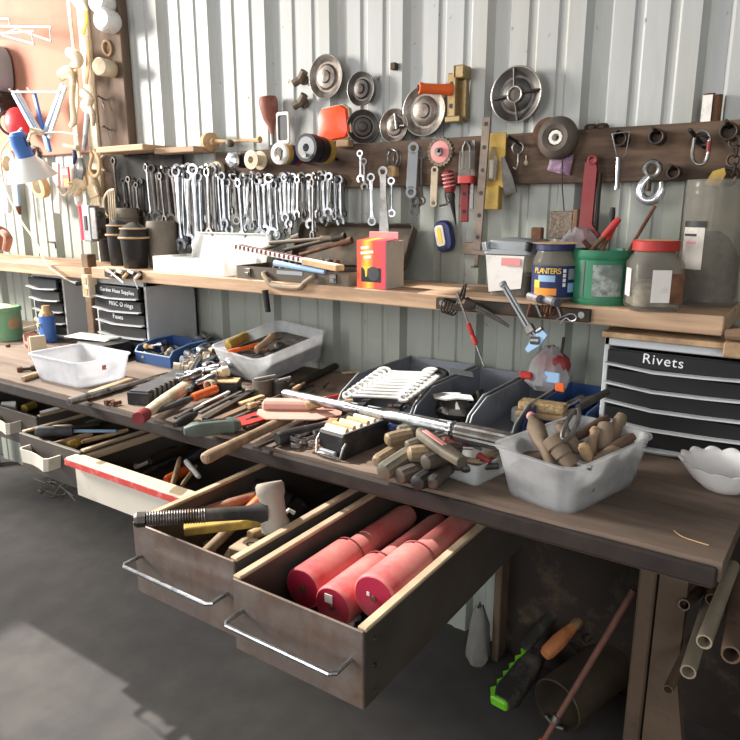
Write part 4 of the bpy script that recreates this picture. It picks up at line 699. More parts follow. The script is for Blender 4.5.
m = M(); m.box(L * .72, L * 1.02, -.018, .018, -.011, .0065, .002); m.obj('end_block', tan, o)
o, L = rod_between('grey_tube_tool', 'pale blue grey tube lying under the socket rail in the brown case', 'tube', (275, 263), 1.615, (325, 272), 1.605, None); m = M(); m.cyl((0, 0, 0), (L, 0, 0), .010, .007); m.obj('tube', ltblue, o)
for k, (pa, pb, mm) in enumerate((((270, 243), (335, 238), brownb), ((285, 250), (345, 236), iron), ((300, 255), (352, 240), rust), ((262, 250), (300, 236), brownb))):
    o, L = rod_between('drive_bar', f'{nth(k + 1)} of the brown drive bars lying on the back of the brown case', 'bar', pa, 1.72, pb, 1.74, None, 'drive bars in the brown case'); m = M(); m.cyl((0, 0, 0), (L, 0, 0), .007, .006); m.cyl((L * .8, 0, 0), (L, 0, 0), .011); m.obj('bar', mm, o)
# red and yellow box
xa, xb = W(357, 285, 1.61).x, W(386, 288, 1.61).x
o = T('product_box', 'red and yellow printed cardboard box with a black window on the shelf', 'box', (xa, 1.61, ZS)); w = xb - xa; hb = top(370, 241, o.location); d = .095
cardw = mat('box_side', (206, 196, 184), .8, 0, .05, 9, (170, 160, 150), .3, 30)
m = M(); m.box(0, w, 0, d, 0, hb, .0015); m.obj('carton', cardw, o)
def grad():
    m = bpy.data.materials.new('box_print'); m.use_nodes = True; nt = m.node_tree; N = nt.nodes; L = nt.links; p = N['Principled BSDF']; p.inputs['Roughness'].default_value = .5
    tc = N.new('ShaderNodeTexCoord'); sx = N.new('ShaderNodeSeparateXYZ'); L.new(tc.outputs['Object'], sx.inputs[0]); n = N.new('ShaderNodeTexNoise'); n.inputs['Scale'].default_value = 9; L.new(tc.outputs['Object'], n.inputs[0])
    a = N.new('ShaderNodeMath'); a.operation = 'MULTIPLY_ADD'; a.inputs[1].default_value = .05; L.new(n.outputs[0], a.inputs[0]); L.new(sx.outputs[0], a.inputs[2])
    mr = N.new('ShaderNodeMapRange'); mr.inputs[1].default_value = .015; mr.inputs[2].default_value = w + .03; L.new(a.outputs[0], mr.inputs[0]); r = N.new('ShaderNodeValToRGB'); L.new(mr.outputs[0], r.inputs[0])
    e = r.color_ramp.elements; e[0].color = lin((220, 60, 56)); e[1].color = lin((216, 66, 96)); k = e.new(.42); k.color = lin((250, 206, 60)); k = e.new(.22); k.color = lin((236, 96, 50)); k = e.new(.62); k.color = lin((230, 76, 60))
    L.new(r.outputs[0], p.inputs['Base Color']); return m
bp = grad(); m = M(); m.box(.0005, w - .0005, -.0012, 0, .0005, hb - .001, .0002); m.obj('printed_front', bp, o); m = M(); m.loft([[(x, y, z) for x, y, z in ((0, -.001, hb - .001), (w, -.001, hb - .001), (w, d * .6, hb + .004), (0, d * .6, hb + .004))], [(0, -.001, hb + .001), (w, -.001, hb + .001), (w, d * .6, hb + .006), (0, d * .6, hb + .006)]]); m.obj('printed_top', bp, o)
m = M(); m.box(0, w, d * .66, d * .7, hb - .002, hb + .024, .001); m.obj('top_flap', pink, o)
m = M(); m.prism([(w * .16, hb * .14), (w * .84, hb * .14), (w * .84, hb * .44), (w * .16, hb * .44)], -.0016, -.001, 'y'); m.obj('window', black, o)
m = M(); m.prism([(w * .2, hb * .47), (w * .5, hb * .47), (w * .38, hb * .41), (w * .36, hb * .26), (w * .31, hb * .24), (w * .29, hb * .38)], -.0020, -.0014, 'y'); m.obj('drip', yellow_label, o)
m = M(); m.lathe([(.001, -.0022), (w * .2, -.0022), (w * .2, -.0014)], (w * .58, 0, hb * .32), (0, 1, 0), 20); m.obj('pictured_knob', dkgrey, o)
for k, (sx, sz, ln) in enumerate(((.3, .86, .3), (.36, .76, .44), (.38, .66, .26))):
    m = M(); m.T = Matrix.Translation((w * sx, -.0016, hb * sz)) @ Matrix.Rotation(-.12, 4, 'Y'); m.box(-w * ln / 2, w * ln / 2, -.0005, .0005, -hb * .03, hb * .03, .0002); m.obj('white_lettering', paper, o)
# lidded clear bin with paper label
xa, xb = W(488, 290, 1.66).x, W(527, 296, 1.66).x
o = T('lidded_bin', 'clear plastic bin with a white paper label and loose lid on the shelf', 'bin', ((xa + xb) / 2, 1.65, ZS)); l = xb - xa; hb = top(505, 254, o.location); m = M()
L = [rr(l * .9, .13, .012, 0, cy=.07), rr(l * 1.08, .15, .012, hb, cy=.07), rr(l * 1.08 - .005, .145, .01, hb, cy=.07), rr(l * .9 - .005, .125, .01, .004, cy=.07)]; m.loft(L); m.obj('body', glassd, o)
m = M(); m.loft([rr(l * 1.18, .16, .012, z, cy=.07) for z in (hb, hb + .012)]); m.T = Matrix.Translation((0.004, .07, hb + .012)) @ Matrix.Rotation(.03, 4, 'Y'); m.loft([rr(l * 1.1, .15, .012, 0), rr(l * 1.06, .14, .012, .02), rr(l * .98, .12, .012, .024)]); m.obj('lid', galv, o)
for s in (-1, 1):
    m = M(); m.cyl((s * l * .52, -.006, hb + .01), (s * l * .56, -.008, hb + .03), .009); m.obj('clasp', foil if s < 0 else black, o)
m = M(); m.T = Matrix.Translation((0, 0, 0)); m.loft([[(x * (.9 + .18 * z / hb), -.002 + .004 - .01 * z / hb + dy, z) for x, z in ((-l * .48, hb * .1), (l * .40, hb * .22), (l * .42, hb * .97), (-l * .48, hb * .97))] for dy in (-.0015, 0)]); m.obj('label', paper, o)
m = M(); m.box(-l * .1, l * .38, -.0125, -.0115, hb * .74, hb * .92, .0002); m.obj('pink_print', pink, o)
m = M(); m.loft([rr(l * .8, .11, .02, .006, cy=.07), rr(l * .9, .12, .02, hb * .5, cy=.07)]); m.obj('contents', dkgrey, o)
m = M(); m.box(.02, .05, .10, .12, hb + .03, hb + .065, .003); m.obj('wood_stub', rust, o)
o = T('plastic_bag', 'crumpled clear plastic bag slumped behind the lidded bin and the nut jar', 'bag', (xb + .075, 1.815, ZS)); m = M(); random.seed(3)
def crumple(m, l, w, h, n=18, k=.18):
    L = []
    for z, q in ((0, .8), (.15, 1), (.4, .95), (.65, .8), (.85, .6), (1, .3)):
        L.append([(l / 2 * q * math.cos(t) * random.uniform(1 - k, 1 + k), w / 2 * q * math.sin(t) * random.uniform(1 - k, 1 + k), h * z * random.uniform(.92, 1.05)) for t in [2 * PI * i / n for i in range(n)]])
    return m.loft(L)
crumple(m, .16, .11, .17); m.obj('film', bagm, o, 20)
# nut jar
c, r = rnd(531, 573, 303, ZS); o = T('nut_jar', 'clear nut jar with a navy lid and navy PLANTERS label', 'jar', c); h = top(552, 243, c); m = M()
prof = [(r * .9, 0), (r * .98, .006), (r, h * .2), (r * .98, h * .62), (r, h * .66), (r * .96, h * .74), (r * .84, h * .83), (r * .8, h * .9), (r * .8, h * .93)]; m.lathe(prof + [(r * .77, h * .93), (r * .77, h * .9), (r * .94, h * .66), (r * .94, .01)], n=36); m.obj('jar', glassd, o)
m = M(); m.lathe([(r * .88, h * .88), (r * .9, h * .89), (r * .9, h * .99), (r * .86, h)], n=36); m.obj('lid', navy, o); m = M(); m.lathe([(r * 1.06, h * .9995), (r * 1.06, h * 1.008)], n=36); m.obj('lid_disc', tan, o)
m = M(); m.lathe([(r * .9, .008), (r * .9, h * .55), (r * .7, h * .6)], n=30); m.obj('contents', mat('grey_bits', (150, 146, 138), .7, .1, .4, 60), o)
fa = math.atan2(-c.y, -c.x)
def wrap(name, mt, a0, a1, z0, z1, R, par, t=.0008, n=20): 
    m = M(); m.loft([[(R * math.cos(a), R * math.sin(a), z0), (R * math.cos(a), R * math.sin(a), z1), ((R + t) * math.cos(a), (R + t) * math.sin(a), z1), ((R + t) * math.cos(a), (R + t) * math.sin(a), z0)] for a in [a0 + (a1 - a0) * i / n for i in range(n + 1)]]); return m.obj(name, mt, par)
wrap('label', navy, fa - 1.5, fa + 1.5, h * .1, h * .63, r * 1.003, o); fl = fa - .35
wrap('pale_panel', ltblue, fl - .38, fl + .42, h * .36, h * .47, r * 1.012, o); wrap('nut_picture', orange_label, fl - .62, fl + .5, h * .13, h * .25, r * 1.012, o); wrap('peanut_picture', yellow_label, fl - .62, fl - .3, h * .25, h * .38, r * 1.012, o)
def wraptext(s, R, z, size, a0, da, mt, par, name='lettering'):
    for i, ch in enumerate(s):
        a = a0 + (i - (len(s) - 1) / 2) * da; text(name, ch, size, mt, par, Matrix.Translation((R * math.cos(a), R * math.sin(a), z)) @ Matrix.Rotation(a + PI / 2, 4, 'Z') @ Matrix.Rotation(PI / 2, 4, 'X'), .0005)
wraptext('PLANTERS', r * 1.016, h * .54, .019, fl + .02, .165, yellow_label, o)
for k in range(4): wrap('white_badge', paper, fa + .42, fa + .56, h * (.28 + .08 * k), h * (.34 + .08 * k), r * 1.012, o)
wrap('fact_panel', ltblue, fa + .7, fa + 1.1, h * .18, h * .34, r * 1.012, o); wrap('fact_panel', galv, fa + .7, fa + 1.15, h * .4, h * .58, r * 1.012, o)
for k, (pa, pb) in enumerate((((530, 296), (540, 299)), ((541, 298), (555, 302)))):
    o = T('battery', ('left' if k == 0 else 'right') + ' silver battery lying in front of the nut jar', 'battery', (0, 0, 0), 0, 'batteries before the nut jar'); along(o, G(*pa, ZS + .0105), G(*pb, ZS + .0105)); L = dist(G(*pa, ZS + .01), G(*pb, ZS + .01)); m = M(); m.cyl((0, 0, 0), (L, 0, 0), .0105); m.obj('cell', foil, o); m = M(); m.cyl((L, 0, 0), (L + .014, 0, 0), .0100); m.obj('end_band', dkgrey, o)
# green can with tongs
c, r = rnd(571, 627, 306, ZS); o = T('green_canister', 'green plastic coffee canister with a grey label holding tongs', 'canister', c); h = top(598, 249, c); m = M()
m.lathe([(r * .97, 0), (r, .008), (r, h * .1), (r * .96, h * .12), (r * .96, h * .82), (r, h * .85), (r * 1.02, h * .9), (r * 1.02, h), (r * .96, h), (r * .93, h * .85), (r * .93, .01)], n=40); m.obj('can', green, o)
fa = math.atan2(-c.y, -c.x); wrap('label', mat('grey_label', (112, 124, 120), .6, 0, .3, 40, (190, 196, 190), .35, 20), fa - .30, fa + .75, h * .17, h * .74, r * .968, o); wrap('grip_rib', paleg, fa - .72, fa - .62, h * .14, h * .8, r * .965, o); wrap('grip_rib', paleg, fa + .95, fa + 1.02, h * .14, h * .8, r * .965, o)
gc = c; gh = h
def sticker(name, label, cat, pa, pb, yA, yB, r, mt, tipm=None, grp='tools standing in the green canister'):
    A = W(*pa, yA); Bv = W(*pb, yB); o = T(name, label, cat, (0, 0, 0), 0, grp); along(o, A, Bv); L = dist(A, Bv); m = M(); m.tube([(0, 0, 0), (L * .5, 0, .0), (L, 0, 0)], [r * .8, r, r], 10); m.obj('shaft', mt, o)
    if tipm: m = M(); m.tube([(L * .6, 0, 0), (L * .9, 0, 0), (L * 1.01, 0, 0)], [r * 1.3, r * 1.5, r * 1.1], 10); m.obj('grip', tipm, o)
    return o
yy = gc.y
sticker('tongs', 'upper handle of red gripped tongs leaning over the canister rim', 'tongs', (581, 262), (619, 219), yy - .02, yy - .01, .006, rust, red); sticker('tongs', 'second red gripped tong handle just below the upper one', 'tongs', (596, 262), (614, 224), yy - .01, yy, .006, rust, red); sticker('screwdriver', 'black handled screwdriver upright at the back of the green canister', 'screwdriver', (606, 262), (613, 208), yy + .04, yy + .05, .005, dsteel, black); sticker('pry_rod', 'long brown rod leaning out of the canister towards the grab hook', 'rod', (622, 262), (655, 206), yy + .01, yy + .07, .0045, rust, None); sticker('round_file', 'rusty bar leaning left out of the green canister', 'file', (603, 262), (583, 240), yy + .02, yy - .02, .006, rust, None)
# red lid jar
c, r = rnd(623, 677, 313, ZS); o = T('square_jar', 'clear squarish jar with a red lid and a torn label', 'jar', c, math.atan2(c.y, c.x) - PI / 2 + .3); h = top(655, 240, c); m = M(); q = 1.72
L = [rr(r * q * .9, r * q * .9, r * .4, 0), rr(r * q, r * q, r * .34, .008), rr(r * q, r * q, r * .34, h * .68), rr(r * q * .9, r * q * .9, r * .6, h * .78), rr(r * q * .78, r * q * .78, r * .67, h * .84), rr(r * q * .78, r * q * .78, r * .67, h * .87)]
m.loft(L + [rr(r * q * .74, r * q * .74, r * .63, h * .87), rr(r * q * .74, r * q * .74, r * .63, h * .84), rr(r * q * .94, r * q * .94, r * .42, h * .66), rr(r * q * .94, r * q * .94, r * .42, .012)]); m.obj('jar', glassd, o)
m = M(); m.lathe([(r * .80, h * .85), (r * .82, h * .86), (r * .82, h * .985), (r * .78, h)], n=40, flute=.01); m.obj('lid', red, o); m = M(); m.lathe([(r * .75, h * .9995), (r * .7, h * 1.003)], n=30); m.obj('lid_dust', tan, o)
m = M(); m.loft([rr(r * q * .92, r * q * .92, r * .4, .012), rr(r * q * .92, r * q * .92, r * .4, h * .3), rr(r * q * .6, r * q * .6, r * .4, h * .42)]); m.obj('contents', mat('odd_bits', (196, 192, 184), .6, .3, .5, 70), o)
m = M(); m.box(-r * .3, r * .35, -r * q / 2 - .002, -r * q / 2 - .0008, h * .14, h * .6, .0003); m.obj('label', paper, o); m = M(); m.box(r * .35, r * .8, -r * q / 2 - .0022, -r * q / 2 - .0008, h * .12, h * .55, .0003); m.obj('torn_label', rust, o); m = M(); m.box(-r * q / 2 - .002, -r * q / 2 - .0008, -r * .3, r * .3, h * .2, h * .6, .0003); m.obj('side_label', paper, o)
# tall container
c, r = rnd(676, 733, 308, ZS); o = T('tall_container', 'tall clear plastic container with a torn black and white label at the shelf end', 'container', c); h = top(706, 180, c); m = M()
m.lathe([(r * .92, 0), (r, .012), (r, h * .86), (r * 1.0, h * .87), (r * 1.02, h * .88), (r * .99, h * .9), (r * 1.02, h * .93), (r * .99, h * .96), (r * 1.0, h), (r * .96, h), (r * .95, h * .86), (r * .95, .02)], n=44); m.obj('body', glassd, o); fa = math.atan2(-c.y, -c.x)
m = M(); m.lathe([(r * .9, .012), (r * .9, h * .4), (r * .5, h * .55), (r * .2, h * .6)], n=26); m.obj('contents', mat('dark_bits', (110, 104, 96), .7, .2, .5, 60), o)
wrap('label', mat('torn_label', (206, 202, 196), .7, 0, .1, 20, (140, 134, 126), .45, 12), fa - 1.05, fa - .25, h * .30, h * .68, r * 1.003, o); wrap('black_band', black, fa - 1.05, fa - .2, h * .63, h * .68, r * 1.008, o); wrap('black_band', black, fa - 1.0, fa - .5, h * .56, h * .58, r * 1.008, o); wrap('red_mark', pink, fa - .9, fa - .5, h * .5, h * .52, r * 1.008, o)
m = M(); P = W(741, 312, 1.60); c2 = Vector((P.x + .035, P.y + .03, ZS)); 
# ------------------------------------------------------------------ shelf front edge: magnetic bar and what clings to it
xa, xb = W(437, 300, 1.594).x, W(591, 315, 1.594).x
o = T('magnetic_bar', 'long black magnetic bar on the front edge of the shelf', 'magnet', ((xa + xb) / 2, 1.5945, 1.176)); a = (xb - xa) / 2; m = M(); m.box(-a, a, -.008, .005, -.017, .014, .002); m.obj('bar', iron, o); m = M(); m.cyl((a - .02, -.008, 0), (a - .02, -.011, 0), .008); m.obj('screw', steel, o); m = M(); m.cyl((-a + .02, -.008, 0), (-a + .02, -.011, 0), .008); m.obj('screw', steel, o)
yM = 1.575
def coil(label, pa, pb, R, turns, r, mt, Y=yM):
    A, Bv = W(*pa, Y), W(*pb, Y); o = T('coil_spring', label, 'spring', (0, 0, 0), 0, 'springs on the magnetic bar'); along(o, A, Bv); L = dist(A, Bv); m = M(); n = turns * 12; m.tube([(L * i / n, R * math.cos(2 * PI * i / 12), R * math.sin(2 * PI * i / 12)) for i in range(n + 1)], r, 6); m.obj('coil', mt, o)
coil('dark coil spring at the left end of the magnetic bar', (443, 305), (455, 309), .018, 4, .0022, iron); coil('thin rusty spring on the magnetic bar left of the cotter pin', (541, 309), (553, 311), .010, 4, .002, rust)
for k, px in enumerate((531, 536, 549, 556)):
    o = T('drill_bit', f'{nth(k + 1)} rusty bit from the left clinging to the magnetic bar', 'bit', (0, 0, 0), 0, 'bits on the magnetic bar'); A, Bv = W(px, 304, 1.581), W(px + (5 if k % 2 else -4), 317, 1.581); along(o, A, Bv); m = M(); m.cyl((0, 0, 0), (dist(A, Bv), 0, 0), .0042, .003); m.obj('bit', (rust, steel)[k % 2], o)
m = M(); m.tube([W(px, py, 1.578) for px, py in ((556, 320), (562, 317), (570, 314), (575, 315), (576, 319), (571, 321), (566, 318), (560, 323))], .0018, 6, sm=4); tag(m.obj('hairpin_cotter', foil), 'bright hairpin cotter on the magnetic bar below the green canister', 'pin')
o = T('spring_divider', 'dark steel dividers clinging to the magnetic bar and pointing down right', 'dividers', W(461, 303, 1.565)); b0 = o.location.copy(); r_ = lambda px, py, y=1.565: W(px, py, y) - b0
m = M(); m.tube([r_(457, 305), r_(464, 285)], [.005, .003]); m.tube([r_(462, 305), r_(466, 284, 1.56)], [.005, .003]); m.tube([r_(459, 303), r_(467, 303), r_(476, 306)], [.008, .016, .01]); m.obj('body', iron, o)
for d in (0, 3):
    m = M(); m.tube([r_(468, 302 + d), r_(490, 313 + d), r_(509, 326 + d * .2)], [.0065, .004, .003]); m.obj('leg', dsteel, o)
o = T('pocket_screwdriver', 'thin screwdriver with a red grip hanging from the magnetic bar', 'screwdriver'); A, Bv = W(457, 293, 1.555), W(484, 366, 1.555); along(o, A, Bv); L = dist(A, Bv); m = M(); m.cyl((0, 0, 0), (L, 0, 0), .0024, n=8); m.cyl((0, 0, 0), (.012, 0, 0), .005); m.cyl((L - .005, 0, 0), (L, 0, 0), .004, n=8); m.obj('shaft', steel, o); m = M(); m.lathe([(.003, .41 * L), (.0058, .42 * L), (.0062, .56 * L), (.0045, .58 * L), (.0066, .6 * L), (.0062, .7 * L), (.003, .71 * L)], d=(1, 0, 0), n=12); m.obj('grip', red, o)
o = T('telescopic_mirror', 'bright telescopic bar with a pale blue jaw hanging from the magnetic bar', 'tool'); A, Bv = W(503, 284, 1.55), W(535, 338, 1.54); along(o, A, Bv, (0, -1, 0)); L = dist(A, Bv); m = M(); m.box(0, L, -.007, .007, -.004, .004, .001); m.cyl((-.004, 0, 0), (.004, 0, .001), .009); m.obj('bar', galv, o)
m = M(); m.box(L * .05, L * .95, -.002, .002, .0036, .0046, .0004); m.obj('slot', black, o); m = M(); m.box(L - .035, L - .015, -.012, .012, -.006, .007, .002); m.cyl((L - .01, .012, 0), (L - .01, .028, 0), .006); m.cyl((L, -.01, .002), (L + .012, .008, .002), .010); m.obj('clamp', steel, o); m = M(); m.T = Matrix.Translation((L + .008, 0, 0)) @ Matrix.Rotation(-1.35, 4, 'Z'); m.loft([[(x, -w, -.003), (x, w, -.003), (x, w, .004), (x, -w, .004)] for x, w in ((-.03, .009), (.0, .014), (.035, .005))]); m.obj('jaw', ltblue, o)
m = M(); A, Bv = W(265, 290, 1.585), W(268, 312, 1.585); m.cyl(A, Bv, .0105, .009); tag(m.obj('tool_grip', black), 'black tool grip hanging below the shelf under the brown case', 'handle')
# ================================================================== BENCH ITEMS
def lay(name, label, cat, pa, pb, za, zb=None, grp=None, up=(0, 0, 1)):
    A = G(*pa, ZB + za); Bv = G(*pb, ZB + (za if zb is None else zb)); o = T(name, label, cat, (0, 0, 0), 0, grp); along(o, A, Bv, up); return o, dist(A, Bv)
def bar(name, label, cat, pa, pb, z, r, mt, zb=None, grp=None, part='shaft', prof=None, flat=None, ext=None):
    o, L = lay(name, label, cat, pa, pb, z, zb, grp); m = M()
    if flat: m.box(0, L, -flat[0], flat[0], -flat[1], flat[1])
    else: m.lathe([(r * k, L * t) for t, k in (prof or ((0, .9), (.02, 1), (.98, 1), (1, .9)))], d=(1, 0, 0), n=14)
    m.obj(part, mt, o)
    for nm, t0, t1, k, mm in ext or ():
        m = M(); m.lathe([(r * k * .92, L * t0), (r * k, L * (t0 + .02)), (r * k, L * (t1 - .02)), (r * k * .92, L * t1)], d=(1, 0, 0), n=14); m.obj(nm, mm, o)
    return o, L
# ---- far left
c, r = rnd(-14, 23, 342, ZB); o = T('oil_can', 'green metal can with a round sticker at the far left of the bench', 'can', c); h = top(5, 307, c); m = M(); m.lathe([(r, 0), (r * 1.02, .004), (r * .97, .01), (r * .97, h * .86), (r * 1.03, h * .88), (r * 1.03, h * .94), (r * .97, h), (r * .9, h), (r * .9, h * .9)], n=32); m.obj('body', oilgreen, o); fa = math.atan2(-c.y, -c.x); wrap('sticker', tan, fa + .3, fa + 1.0, h * .36, h * .68, r * .975, o); m = M(); m.lathe([(r * .85, h * .93), (r * .4, h * 1.05), (.001, h * 1.07)], n=20); m.obj('rag_lid', cream, o)
P = G(30, 349); o = T('vee_block', 'dusty pink and brown metal block with notches in front of the green can', 'block', P, -.3); m = M(); m.prism([(-.045, 0), (.045, 0), (.045, .045), (.03, .062), (.02, .03), (-.02, .03), (-.03, .062), (-.045, .05)], -.012, .03, 'y'); m.obj('body', mat('dustpink', (176, 130, 120), .7, 0, .12, 12, (150, 120, 104), .4, 8), o); m = M(); m.box(.046, .062, -.01, .05, 0, .06, .003); m.obj('jaw', cream, o); m = M(); m.box(-.02, .02, -.014, -.0122, .006, .022, .001); m.obj('plate', rust, o)
c, r = rnd(42, 57, 343, ZB); o = T('bottle_jack', 'small blue bottle jack standing before the left drawer cabinet', 'jack', c); h = top(49, 306, c); m = M(); m.lathe([(r * 1.15, 0), (r * 1.15, .018), (r, .022), (r, h * .72), (r * .9, h * .74)], n=26); m.obj('cylinder', blue, o); m = M(); m.lathe([(r * 1.0, h * .73), (r * .85, h * .8), (r * .55, h * .86), (r * .5, h), (.001, h)], n=20, flute=.08); m.obj('ram', tan, o); m = M(); m.cyl((-r * .9, -.01, h * .55), (-r * 1.7, -.02, h * .62), .011); m.cyl((0, -r, h * .5), (0, -r - .012, h * .5), .008); m.obj('pump_socket', cream, o); m = M(); m.lathe([(r * 1.25, 0), (r * 1.25, .015)], n=4); m.obj('foot', dkgrey, o)
m = M(); P = G(8, 347); m.cyl(P + Vector((0, 0, .0)), P + Vector((0, 0, .012)), .01, n=6); tag(m.obj('hex_nut', rust), 'rusty hex nut on the bench in front of the notched block', 'nut')
bar('pipe_stub', 'short pale pipe lying between green can and blue jack', 'pipe', (21, 331), (36, 327), .016, .012, cream)
# ---- white tub
c, l, w_, a = rect3(.945, (36, 351.5), (79, 364.7), (124, 355))
def tub(label, c, l, w_, a, h, mt, flare=1.22, name='plastic_tub', r=.03, lip=.006):
    o = T(name, label, 'tub', (c.x, c.y, ZB), a); m = M(); openbox(m, l, w_, h, .003, r, flare, lip); m.obj('shell', mt, o); return o
tubw = clear('tub_white', (226, 228, 232), .72, .4, .35)
o = tub('empty looking white translucent tub at the left of the bench', c, l * .97, .20, 0, .083, tubw, 1.14); tl = o
m = M(); m.box(-.11, -.04, -.075, .0, .004, .045, .004); m.obj('dark_content', mat('content_grey', (120, 126, 136), .6), o); m = M(); m.box(.01, .06, -.03, .03, .004, .012, .002); m.obj('paper_content', paper, o)
m = M(); m.box(.147, .1495, -.02, -.005, .05, .066, .001); m.obj('sticker', pink, o)
# ---- black case and papers
c = G(112, 356, ZB); o = T('black_case', 'black moulded case under papers behind the white tub', 'case', (c.x - .0, c.y - .03, ZB), .05); m = M(); m.loft([rr(.21 * k, .13 * k, .03, z) for z, k in ((0, .92), (.015, 1), (.05, 1), (.065, .9))]); m.obj('shell', black, o); m = M(); m.tube([(.02, -.066, .03), (.04, -.085, .04), (.08, -.085, .04), (.10, -.06, .03)], .006); m.obj('strap', dkgrey, o)
m = M(); m.T = Matrix.Translation((c.x - .07, c.y - .03, ZB + .073)) @ Matrix.Rotation(.35, 4, 'Z') @ Matrix.Rotation(.06, 4, 'Y'); m.box(-.09, .09, -.05, .05, -.001, .001, .0004); tag(m.obj('paper_sheet', paper), 'white folded paper lying on the black case behind the tub', 'paper')
m = M(); m.T = Matrix.Translation((c.x - .03, c.y - .0, ZB + .0685)) @ Matrix.Rotation(-.25, 4, 'Z'); m.box(-.05, .05, -.03, .03, -.001, .001, .0004); tag(m.obj('paper_sheet', galv), 'grey leaflet tucked under the white paper on the black case', 'paper')
# ---- stackable bins
def bin_(label, x0, x1, yf, yb, h, mt, z0=ZB, hf=.035, cut=.06, edge=None):
    o = T('storage_bin', label, 'bin', ((x0 + x1) / 2, yf, z0)); a = (x1 - x0) / 2; d = yb - yf; t = .003; m = M()
    side = [(0, 0), (d, 0), (d, h), (cut * 1.6, h), (cut * .25, hf + .02), (0, hf)]
    for s in (-a, a - t): m.prism(side, s, s + t, 'x')
    m.box(-a + t, a - t, 0, t, 0, hf, .0005); m.box(-a + t, a - t, d - t, d, 0, h, .0005); m.box(-a + t, a - t, t, d - t, 0, t, .0005); m.obj('shell', mt, o, 20); m = M()
    for s in (-a - .002, a - .004): m.tube([(s + .003, 0, hf), (s + .003, cut * .25, hf + .02), (s + .003, cut * 1.6, h), (s + .003, d, h)], .0028, 6)
    m.tube([(-a, 0, hf), (a, 0, hf)], .003, 6); m.obj('rim', edge or mt, o); return o  # a paler edge colour paints in sunlight caught along the rims
b1 = bin_('left grey storage bin with the wrench rack on it', -1.105, -.868, 1.47, 1.865, .092, gshade, edge=galv)
b2 = bin_('middle grey storage bin holding a torn steel part', -.860, -.708, 1.47, 1.865, .088, gshade, edge=galv)
b3 = bin_('narrow right grey storage bin beside the blue bin', -.700, -.585, 1.47, 1.865, .084, gshade, edge=galv)
bb1 = bin_('blue storage bin full of small fittings on the left of the bench', -2.12, -1.925, 1.565, 1.74, .075, bluep, hf=.04, edge=ltblue)
bb2 = bin_('blue storage bin half buried under chrome sockets', -1.90, -1.70, 1.60, 1.78, .07, bluep, hf=.03, edge=ltblue)
bb3 = bin_('dark blue storage bin behind the scrub brush', -.575, -.445, 1.50, 1.865, .08, bluep, edge=bluep)
# fillings
def jumble(o, n, x, y, z, mats, label, grp, name='fitting', R=(.006, .011), seed=1):
    rnd_ = random.Random(seed); base = o.location
    label = label.replace('%s of', '%s from the left of'); xs = sorted(rnd_.uniform(-x, x) for _ in range(n))
    for k in range(n):
        p = Vector((base.x + xs[k] + 0 * rnd_.uniform(-x, x), base.y + rnd_.uniform(*y), base.z + rnd_.uniform(*z))); d = Vector((rnd_.uniform(-1, 1), rnd_.uniform(-1, 1), rnd_.uniform(-.3, .6))).normalized(); r = rnd_.uniform(*R); m = M(); L = rnd_.uniform(.025, .055)
        m.lathe([(r, 0), (r, L * .35), (r * .6, L * .4), (r * .6, L)], p, d, 10); tag(m.obj(name, mats[k % len(mats)]), label % nth(k + 1), 'fitting', grp)
jumble(bb1, 22, .10, (.02, .15), (.01, .06), (foil, tan, dsteel, cream, steel), '%s of the mixed metal fittings piled in the left blue bin', 'fittings in the blue bin', seed=4)
jumble(b1, 8, .08, (.05, .2), (.006, .03), (iron, rust), '%s of the dark fittings in the left grey bin', 'fittings in the left grey bin', seed=5)
jumble(b2, 14, .055, (.1, .36), (.006, .05), (iron, dsteel, rust), '%s of the dark fittings in the middle grey bin', 'fittings in the middle grey bin', seed=6, R=(.008, .014))
m = M(); P = Vector((-.785, 1.52, ZB + .03)); m.ell(P + Vector((0, .03, .01)), .055, .045, .035, 9, 6); random.seed(5); m.v = [v + Vector((random.uniform(-.009, .009), random.uniform(-.009, .009), random.uniform(-.006, .006))) for v in m.v]; o = T('torn_bracket', 'torn white and steel bracket lying in the middle grey bin', 'bracket'); m.obj('steel_body', dsteel, o, 20)
m = M(); m.T = Matrix.Translation(P + Vector((0, .03, .048))) @ Matrix.Rotation(.5, 4, 'Z'); m.prism([(-.05, -.02), (-.02, -.035), (.01, -.02), (.05, -.03), (.045, .01), (.015, .02), (.02, .035), (-.03, .03), (-.055, .01)], -.002, .002); m.obj('white_flap', white, o)
m = M(); m.T = Matrix.Translation((-.86, 1.74, ZB + .094)) @ Matrix.Rotation(.5, 4, 'Z') @ Matrix.Rotation(.15, 4, 'Y'); m.box(-.035, .035, -.03, .03, -.001, .001, .0004); tag(m.obj('paper_tag', galv), 'pale card lying on the edges of the grey bins', 'paper')
m = M(); m.torus((-.92, 1.70, ZB + .085), .03, .010, (.2, -.3, 1), 20, 8); tag(m.obj('rubber_ring', blackm), 'black rubber ring on the left grey bin beside the wrench rack', 'ring')
